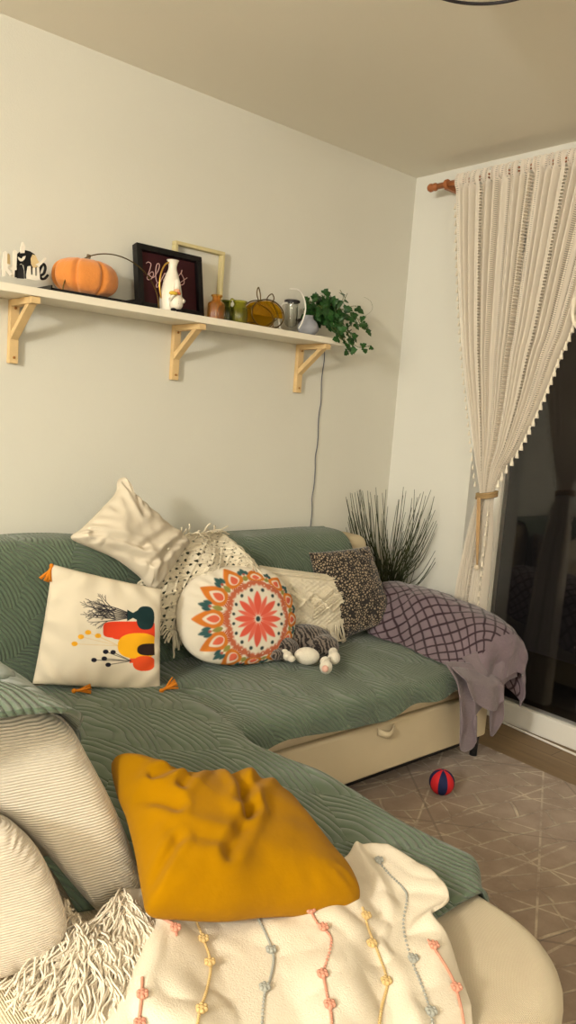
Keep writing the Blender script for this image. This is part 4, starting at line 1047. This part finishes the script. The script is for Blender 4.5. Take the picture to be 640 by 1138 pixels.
MB().ell(gc+np.array([0, -.0155, .073]), (.003, .003, .003), n=8, m=6).build('nose', M['padpink'], gn)
MB().lathe([(.012, .080), (.012, .095), (.010, .108), (.007, .116), (.001, .118)], gc, 18).build('hat', M['ceramic'], gn)
MB().ell(gc+np.array([-.024, -.016, .063]), (.017, .013, .008), n=16, m=8).build('yellow_dish', mat('yellow_glaze', (226, 190, 70), .35), gn)
mb = MB()
for k in range(4):
    for s in (-1, 1): mb.ell(gc+np.array([s*.004, -.0255, .028+k*.007]), (.0011, .0011, .0011), n=6, m=4)
mb.build('buttons', M['blackcard'], gn)
# bottles
def vessel(name, c, prof, m_, label, cat, wall=.0022, n=32, grp=None, rib=0, base=None):
    S = spline(prof, 40); S = [(max(a, .001), b) for a, b in S]
    inner = [(max(a-wall, .001), max(b, S[0][1]+wall)) for a, b in S][::-1]
    mb = MB().lathe(S+inner, c, n); 
    if rib:
        V = np.array(mb.v); d = V[:, :2]-c[:2]; an = np.arctan2(d[:, 1], d[:, 0]); V[:, :2] = c[:2]+d*(1+.035*np.cos(an*rib))[:, None]; mb.v = [tuple(q) for q in V]
    return mb
ca = np.array([sx_at(240, 345, -.13), -.13, z0])
mb = vessel('', ca, [(.026, 0), (.032, .003), (.033, .02), (.033, .055), (.031, .066), (.020, .074), (.017, .079), (.017, .088), (.022, .093), (.021, .098)], None, '', '', n=72, rib=18)
tag(mb.build('glass_bottle', M['amber'], autos=60), 'small ribbed amber glass bottle on the shelf', 'bottle', 'coloured glass bottles on the shelf')
cg = np.array([sx_at(251, 345, -.085), -.085, z0])
mb = vessel('', cg, [(.026, 0), (.032, .003), (.033, .02), (.033, .055), (.028, .066), (.018, .073), (.017, .082), (.022, .088), (.021, .092)], None, '', '', n=72, rib=18)
tag(mb.build('glass_bottle', M['dgreen'], autos=60), 'dark green glass bottle tucked behind the amber one', 'bottle', 'coloured glass bottles on the shelf')
cl = np.array([sx_at(266, 348, -.13), -.13, z0])
jg = thing('glass_jug', cl, 'little lime green glass jug with loop handle between bottles and glass pumpkin', 'jug')
mb = vessel('', cl, [(.024, 0), (.030, .003), (.032, .02), (.032, .05), (.028, .066), (.023, .076), (.025, .084), (.029, .092)], None, '', '', n=72, rib=18)
mb.build('jug_body', M['lime'], jg, autos=60)
MB().tube([cl+np.array([a, 0, b]) for a, b in spline([(-.026, .088), (-.042, .094), (-.049, .075), (-.044, .045), (-.033, .028)], 20)], .0035, 8).build('jug_handle', M['lime'], jg)
# glass and wire pumpkin
gx = sx_at(293, 345, -.115); gz = z0+.058; Rg = .058
gp = thing('glass_pumpkin', (gx, -.115, z0), 'amber glass and bronze wire pumpkin lantern on the shelf', 'decoration')
mb = MB(); xl = sx_at(274, 340, -.115); xr_ = sx_at(312, 350, -.115); Rx = (xr_-xl)/2*.93
for yy in (-.145, -.085): mb.tube([(gx+Rx*math.cos(a), yy, gz+Rg*math.sin(a)) for a in np.linspace(0, 2*PI, 48, endpoint=False)], .0028, 6, closed=True)
for a in (0.3, 1.2, 2.0, 2.9, 3.9, 5.4): mb.tube([(gx+Rx*math.cos(a), -.145, gz+Rg*math.sin(a)), (gx+Rx*math.cos(a), -.085, gz+Rg*math.sin(a))], .0022, 6)
mb.tube([(gx+a, -.147, gz+b) for a, b in spline([(-Rx*.7, .035), (-.02, .025), (.02, .0), (.03, -.055)], 20)], .002, 6)
mb.tube([(gx+a, -.147, gz+b) for a, b in spline([(.012, .052), (.04, .02), (.05, -.01), (.02, -.03), (-.02, -.055)], 20)], .002, 6)
for dx, hh, ln_ in ((-.045, .060, -.012), (.0, .045, .022)):
    mb.tube([(gx+dx+q[0], -.14, gz+.040+q[1]) for q in spline([(0, 0), (-.012+ln_*.3, hh*.55), (ln_*.8, hh), (.012+ln_*.8, hh*.55), (0.006, 0)], 24)], .0024, 6)
mb.build('wire_outline', M['bronze'], gp)
poly = [(gx+Rx*.93*math.cos(a), gz+Rg*.93*math.sin(a)) for a in np.linspace(0, 2*PI, 40, endpoint=False)]
mb = MB().prism(poly, (0, -.088, 0), (1, 0, 0), (0, 0, 1), -.003)
po2 = [p_ for p_ in poly if p_[1] > gz-.012]; mb.prism(po2, (0, -.142, 0), (1, 0, 0), (0, 0, 1), .003)
mb.build('amber_pane', M['yglass'], gp, smooth=False)
# glass lantern with white loops
lx = sx_at(324, 345, -.10)
ln_ = thing('glass_lantern', (lx, -.10, z0), 'tube shaped glass lantern hung in a white looped stand', 'lantern')
lc = np.array([lx, -.10, z0+.028])
mb = vessel('', lc, [(.003, 0), (.014, .003), (.024, .012), (.027, .028), (.027, .07), (.028, .104)], None, '', ''); mb.build('glass_tube', M['glass'], ln_, autos=70)
MB().lathe([(.026, .0), (.033, .002), (.034, .010), (.027, .013), (.022, .013)], (lx, -.10, z0+.130), 32).build('dark_rim', M['darkcap'], ln_, autos=40)
mb = MB()
mb.tube(spline([P(a, b, 1, -.195) for a, b in ((322, 321), (331, 322), (337, 329), (339.5, 343), (336, 357), (332, 365))], 28), .0032, 8)
for s in (-1,):
    mb.tube([(lx+s*.025+s*q[0], -.10-.10*(s > 0)*(1 if q[1] < .12 else .2), z0+q[1]) for q in spline([(0, .128), (.028, .118), (.046, .085), (.040, .045), (.026, .004)], 24)], [.0035]*24, 8)
mb.box((lx-.055, -.15, z0), (lx+.055, -.055, z0+.004)); mb.build('loop_stand', M['white'], ln_)
# grey bulb vase
bc_ = np.array([sx_at(342, 362, -.155), -.158, z0])
S = spline([(.016, 0), (.030, .003), (.044, .020), (.045, .036), (.034, .056), (.021, .068), (.018, .078), (.020, .082), (.012, .080)], 40)
tag(MB().lathe([(max(a, .001), b) for a, b in S], bc_, 36).build('bulb_vase', M['slate'], autos=70), 'small grey blue bulb vase between lantern and ivy', 'vase')
# ivy
iv = thing('potted_ivy', (-.70, -.10, z0), 'trailing green ivy plant at the right end of the shelf', 'plant')
pc_ = (-.72, -.085, z0)
MB().lathe([(.030, 0), (.034, .002), (.044, .065), (.047, .066), (.047, .075), (.040, .075), (.038, .062)], pc_, 28).build('pot', M['pot'], iv, autos=40)
MB().lathe([(.036, .06), (.036, .064)], pc_, 20).build('soil', M['soil'], iv)
rnd = random.Random(12); vb = MB(); lb = MB()
def leaf(c, d, nrm, s):
    d = unit(d); nrm = unit(nrm-np.dot(nrm, d)*d); sd = np.cross(d, nrm)
    pl = [(0, 0), (-.15, .32), (.05, .62), (.35, .36), (.55, .40), (1, 0), (.55, -.40), (.35, -.36), (.05, -.62), (-.15, -.32)]
    V = [c+s*(a*d+b*sd+nrm*(-.12*a*a-.12*abs(b))) for a, b in pl]+[c+s*.35*d+nrm*.02*s]
    k = len(pl); lb.add(V, [(i, (i+1) % k, k) for i in range(k)])
def vine(pts, nl, s0):
    S = spline(pts, 30); vb.tube(S, .0013, 5)
    for k in range(nl):
        i = int(3+(len(S)-4)*(k+rnd.random()*.6)/nl); i = min(i, 29); c = S[i]; s = s0*rnd.uniform(.9, 1.6)
        d = np.array([rnd.uniform(-1, 1), rnd.uniform(-1, .2), rnd.uniform(-.9, .5)]); q = c+unit(d)*.012
        q[1] = min(q[1], -.025); vb.tube([c, q], .0008, 4); leaf(q, d, np.array([rnd.uniform(-.6, .3), -1, rnd.uniform(.0, .8)]), s)
top = np.array([-.72, -.085, z0+.07])
def IV(px, py, y): return P(px, py, 1, y)
ends = [(343, 338, -.13), (352, 332, -.07), (362, 330, -.15), (372, 334, -.10), (382, 345, -.14), (376, 360, -.17), (388, 368, -.20), (395, 380, -.19), (400, 362, -.16), (366, 352, -.18), (350, 350, -.16), (384, 352, -.07), (390, 388, -.22), (358, 343, -.19), (372, 370, -.2), (366, 345, -.08), (380, 378, -.225), (405, 358, -.12)]
for e_ in ends:
    q = IV(*e_); mid = (top+q)/2+np.array([0, -.01, .035+.02*rnd.random()]); vine([top, mid, q], 15, .024)
vine([top, IV(379, 335, -.1), IV(378, 322, -.1)], 4, .022); vine([top, IV(374, 345, -.12), IV(386, 326, -.12)], 5, .022)
vine([top, IV(380, 365, -.18), IV(396, 385, -.19), IV(412, 384, -.17)], 9, .020); vine([top, IV(385, 342, -.1), IV(396, 340, -.1)], 4, .030)
vine([top, IV(385, 365, -.2), IV(388, 385, -.225), IV(386, 392, -.225)], 8, .028); vine([IV(396, 352, -.15), IV(404, 366, -.15), IV(410, 363, -.15)], 3, .02)
vb.tube(spline([IV(400, 355, -.12), IV(413, 345, -.1), IV(412, 335, -.09), IV(404, 330, -.09)], 20), .0006, 4)
vb.build('vines', M['vine'], iv); lb.build('leaves', M['ivy'], iv, smooth=False, solid=.0006)
# cable down the wall
S = spline([(sx_at(361, 380, -.004), -.006, SZ-.03)]+[(sx_at(361, 380, -.004)+.0035*math.sin(k*1.7)+.002*math.sin(k*3.1), -.006, SZ-.03-.05*k) for k in range(1, 24)], 160)
tag(MB().tube(S, .0022, 6).build('cable', M['cable']), 'thin grey cable hanging down the wall from the shelf', 'cable')

# ------------------------------------------------------------------ grass plant in the corner
gp = thing('potted_grass', (-.13, -.17, 0), 'tall dark wispy grass plant in the corner behind the sofa end', 'plant')
MB().lathe([(.065, 0.0), (.07, .004), (.095, .30), (.10, .31), (.10, .33), (.09, .33), (.088, .30)], (-.13, -.17, 0), 32).build('pot', M['pot'], gp, autos=40)
MB().lathe([(.086, .285), (.086, .30)], (-.13, -.17, 0), 24).build('soil', M['soil'], gp)
rnd = random.Random(5); mb = MB()
dirp = unit((.62, -.70, 0))
for k in range(120):
    s = rnd.uniform(-1, 1); topx = 435+52*math.copysign(abs(s)**.8, s)
    topy = 538+rnd.random()**1.2*85+8*abs(s)
    off = .16*s
    base = np.array([-.13+rnd.uniform(-.05, .05), -.17+rnd.uniform(-.05, .05), .30])
    # depth of the tip: on the diagonal plane across the corner
    o = np.array([-.16, -.20, .8])+np.array([-.06, -.05, 0])*rnd.random()
    tip = PP(topx, topy, o, (-.72, -.62, 0))
    tip[0] = min(tip[0], -.025); tip[1] = min(tip[1], -.025)
    mid1 = base*.60+tip*.40; mid1[2] = base[2]*.52+tip[2]*.48; mid1[:2] = mid1[:2]*1+(base[:2]-mid1[:2])*.35
    b2 = base*.28+tip*.72+np.array([rnd.uniform(-.016, .016), rnd.uniform(-.01, .01), 0])
    S = spline([base, mid1, b2, tip], 12); S[:, 0] = np.minimum(S[:, 0], -.012); S[:, 1] = np.minimum(S[:, 1], -.012)
    mb.tube(S, list(np.linspace(.0034, .0011, 12)), 5)
mb.build('grass_blades', M['grass'], gp)

# ------------------------------------------------------------------ curtain rod and curtain
rod = thing('curtain_rod', (-.12, -1.2, 2.49), 'brown wooden curtain rod with turned finial above the balcony door', 'curtain rod')
ZR = 2.492; XR = -.12; yE = P(476, 210, 0, XR)[1]
rd_ = MB().tube([(XR, yE-.06, ZR), (XR, -2.6, ZR)], .0135, 14).build('rod', M['rod'], rod)
MB().lathe([(.004, 0), (.014, .003), (.019, .012), (.018, .022), (.013, .028), (.013, .033), (.018, .037), (.018, .045), (.012, .05), (.0115, .09)], (XR, yE, ZR), 24, axis=(0, -1, 0)).build('finial', M['rod'], rd_, autos=50)
mb = MB().box((XR-.006, yE-.118, ZR-.022), (-.001, yE-.100, ZR+.008)); mb.lathe([(.019, 0), (.0225, .004), (.0225, .015), (.019, .019)], (XR, yE-.100, ZR), 24, axis=(0, -1, 0))
mb.build('bracket', M['rod'], rod, autos=40)
cur = thing('curtain', (-.11, -.7, .02), 'cream openwork curtain with tassel trim gathered by a gold tieback', 'curtain')
yt = P(540, 550, 0, -.12)[1]; ztie = P(540, 550, 0, -.12)[2]
nu, nv = 420, 150
Rpx = [(640, 350), (622, 395), (602, 445), (578, 495), (560, 522), (549, 545)]
rp = [P(a, b, 0, -.11) for a, b in Rpx]
topR = (-1.13, 2.47)
redge = spline([topR]+[(q[1], q[2]) for q in rp], 90)
ledge = spline([(P(509, 202, 0, -.12)[1], 2.47)]+[tuple(P(a, b, 0, -.11)[1:]) for a, b in ((512, 300), (516, 380), (524, 460), (530, 515), (534, 545))], 90)
def edge_at(E_, z): return np.interp(-z, -E_[:, 1], E_[:, 0])
G = np.zeros((nu, nv, 3))
zb_ = .02
for i in range(nu):
    u = i/(nu-1)
    for j in range(nv):
        v = j/(nv-1)
        z = 2.525-v*(2.525-zb_)
        if z >= ztie:
            zz = min(z, 2.469); yl_, yr_ = edge_at(ledge, zz), edge_at(redge, zz); s = (z-ztie)/(2.5-ztie)
            amp = .022*min(1, s*2.2)+.006; 
        else:
            s = (ztie-z)/ztie; yl_ = (P(534, 545, 0, -.11)[1])+.105*s**.6; yr_ = P(549, 545, 0, -.11)[1]-.015*ss(0, .2, s)+.0*s; amp = .008+.020*min(1, s*3)
        y = yl_+(yr_-yl_)*u
        ph = u*2*PI*19+1.2*math.sin(u*11)+.5*math.sin(v*3+u*6)
        sharp = math.sin(ph)+.3*math.sin(2.3*ph+1)
        x = -.112-amp*sharp+.004*nz(u*20, v*5)
        if z > 2.465:      # rod pocket and heading gathers
            x = XR-.0185*math.sqrt(max(0, 1-((z-ZR)/.036)**2))-.003-.005*math.sin(ph*1.4)
        G[i, j] = (x, y+.3*amp*math.cos(ph)*.4, z)
surf('curtain_cloth', G, M['curtain'], cur, solid=0)
def little_tassel(s=1.0):
    mb = MB().lathe([(.0022*s, 0), (.0045*s, -.006*s), (.003*s, -.010*s), (.0068*s, -.022*s), (.0085*s, -.036*s)][::-1], (0, 0, 0), 8); return mb
tm = little_tassel(); t0 = tm.build('tassel', M['curtainsolid'], cur); base0 = np.array(t0.location)+wloc(cur)
def put_tassels(E, n, sc, dx, z1, z2):
    out = []
    for k in range(n):
        z = z1+(z2-z1)*k/(n-1); y = edge_at(E, z); out.append((-.118, y+dx, z, sc))
    return out
tl_ = put_tassels(redge, 26, 1.05, -.004, 2.05, 1.18)+put_tassels(ledge, 34, .68, .016, 2.40, 1.16)
hang_off = base0.copy()
for k, (x, y, z, s) in enumerate(tl_):
    o = t0 if k == 0 else t0.copy()
    if k: COL.objects.link(o); o.parent = cur
    o.scale = (s, s, s); o.location = (x-wloc(cur)[0], y-wloc(cur)[1], z-.036*s-wloc(cur)[2])
# right edge below the tie: pompon trim
for k in range(12):
    o = t0.copy(); COL.objects.link(o); o.parent = cur; o.scale = (.7, .7, .7); z = ztie-.06-k*.045
    o.location = (-.145-wloc(cur)[0], P(549, 545, 0, -.11)[1]-.004-wloc(cur)[1], z-.03-wloc(cur)[2])
# tieback
tb = thing('curtain_tieback', (-.115, yt, ztie-.3), 'gold rope tieback with long cord and pearl bead around the curtain', 'tieback')
mb = MB()
for dz in (0, .009, -.009): mb.tube([(-.115+.040*math.cos(a), yt+.046*math.sin(a), ztie+dz+.010*math.cos(a+1)) for a in np.linspace(0, 2*PI, 40, endpoint=False)], .005, 8, closed=True)
mb.build('rope_ring', mat('dull_gold_cord', (176, 148, 106), .5, metal=.4), tb)
q1 = np.array([-.160, yt+.012, ztie-.012]); q2 = P(530, 628, 0, -.165)
MB().tube([q1, (q1+q2)/2+np.array([-.004, 0, 0]), q2], .0045, 8).tube([q1+np.array([0, -.009, 0]), (q1+q2)/2+np.array([-.002, -.008, 0]), q2], .0045, 8).build('cord', M['rope'], tb)
MB().ell(q2+np.array([0, 0, -.010]), (.0125, .0125, .0125), n=18, m=12).build('bead', M['pearl'], tb)
# second curtain at the right edge of the photo, tied away
c2 = thing('curtain', (-.12, -1.5, .3), 'cream curtain tied back at the right edge of the picture', 'curtain')
A = np.zeros((80, 60, 3))
for i in range(80):
    u = i/79
    for j in range(60):
        v = j/59; z = 2.52-v*(1.05); y = (-1.135-.9*u)*(1-v**1.5*.0)-.0*v-.03*v+(-.30*(1-u))*v**2
        A[i, j] = (-.11-.018*math.sin(u*70)-.03*0, y, z)
surf('curtain_cloth', A, M['curtain'], c2, solid=0)
q = P(637, 345, 0, -.14)
MB().tube(spline([q+np.array([0, 0, .05]), q+np.array([0, -.0, -.02]), q+np.array([0, -.03, -.07]), q+np.array([0, -.09, -.09])], 16), .008, 8).build('tie_band', M['curtainsolid'], c2)

# ------------------------------------------------------------------ ceiling lamp (switched off), only its rim shows
lp = thing('ceiling_lamp', (-1.50, -1.485, 2.44), 'round ceiling lamp with a thin dark rim, only its edge in view', 'ceiling lamp')
MB().lathe([(.180, .0), (.187, .002), (.187, .010), (.180, .012)], (-1.50, -1.485, 2.448), 64).build('dark_ring', M['darkcap'], lp, autos=40) if False else MB().tube([(-1.50+.187*math.cos(a), -1.485+.187*math.sin(a), 2.452) for a in np.linspace(0, 2*PI, 72, endpoint=False)], .004, 8, closed=True).build('dark_ring', M['darkcap'], lp)
MB().lathe([(.02, -.0), (.12, .004), (.175, .018), (.183, .04), (.17, .145)], (-1.50, -1.485, 2.450), 64).build('shade', mat('ceiling_lamp_shade', (206, 190, 156), .6), lp, autos=60)

# ------------------------------------------------------------------ ball, cables
bcn = P(491, 869, 2, .060); R_ = .048
bl_ = thing('toy_ball', (bcn[0], bcn[1], .012), 'small red and navy fabric ball on the rug', 'ball')
for ci, mn in ((0, 'navy'), (1, 'red')):
    mb = MB(); V = []; F = []
    for p_ in range(4):
        a0 = (2*p_+ci)*PI/4+.35
        n0 = len(V)
        for i in range(17):
            for k in range(9):
                t = PI*i/16; a = a0+PI/4*k/8; r = R_*(1-.02*(abs(k-4)/4)**4)
                V.append((bcn[0]+r*math.sin(t)*math.cos(a), bcn[1]+r*math.sin(t)*math.sin(a), .012+R_+r*math.cos(t)))
        for i in range(16):
            for k in range(8): F.append((n0+i*9+k, n0+(i+1)*9+k, n0+(i+1)*9+k+1, n0+i*9+k+1))
    mb.add(V, F).build('red_panels' if ci else 'navy_panels', M[mn], bl_)
S = spline([P(558, 800, 2, .006), P(575, 806, 2, .006), P(600, 818, 2, .006), P(620, 827, 2, .006), P(645, 836, 2, .006), P(700, 850, 2, .006)], 50); S[:, 0] = np.linspace(.165, .125, len(S))
tag(MB().tube(S, .0055, 8).build('power_cable', M['white']), 'white power cable lying on the floor along the balcony door', 'cable')
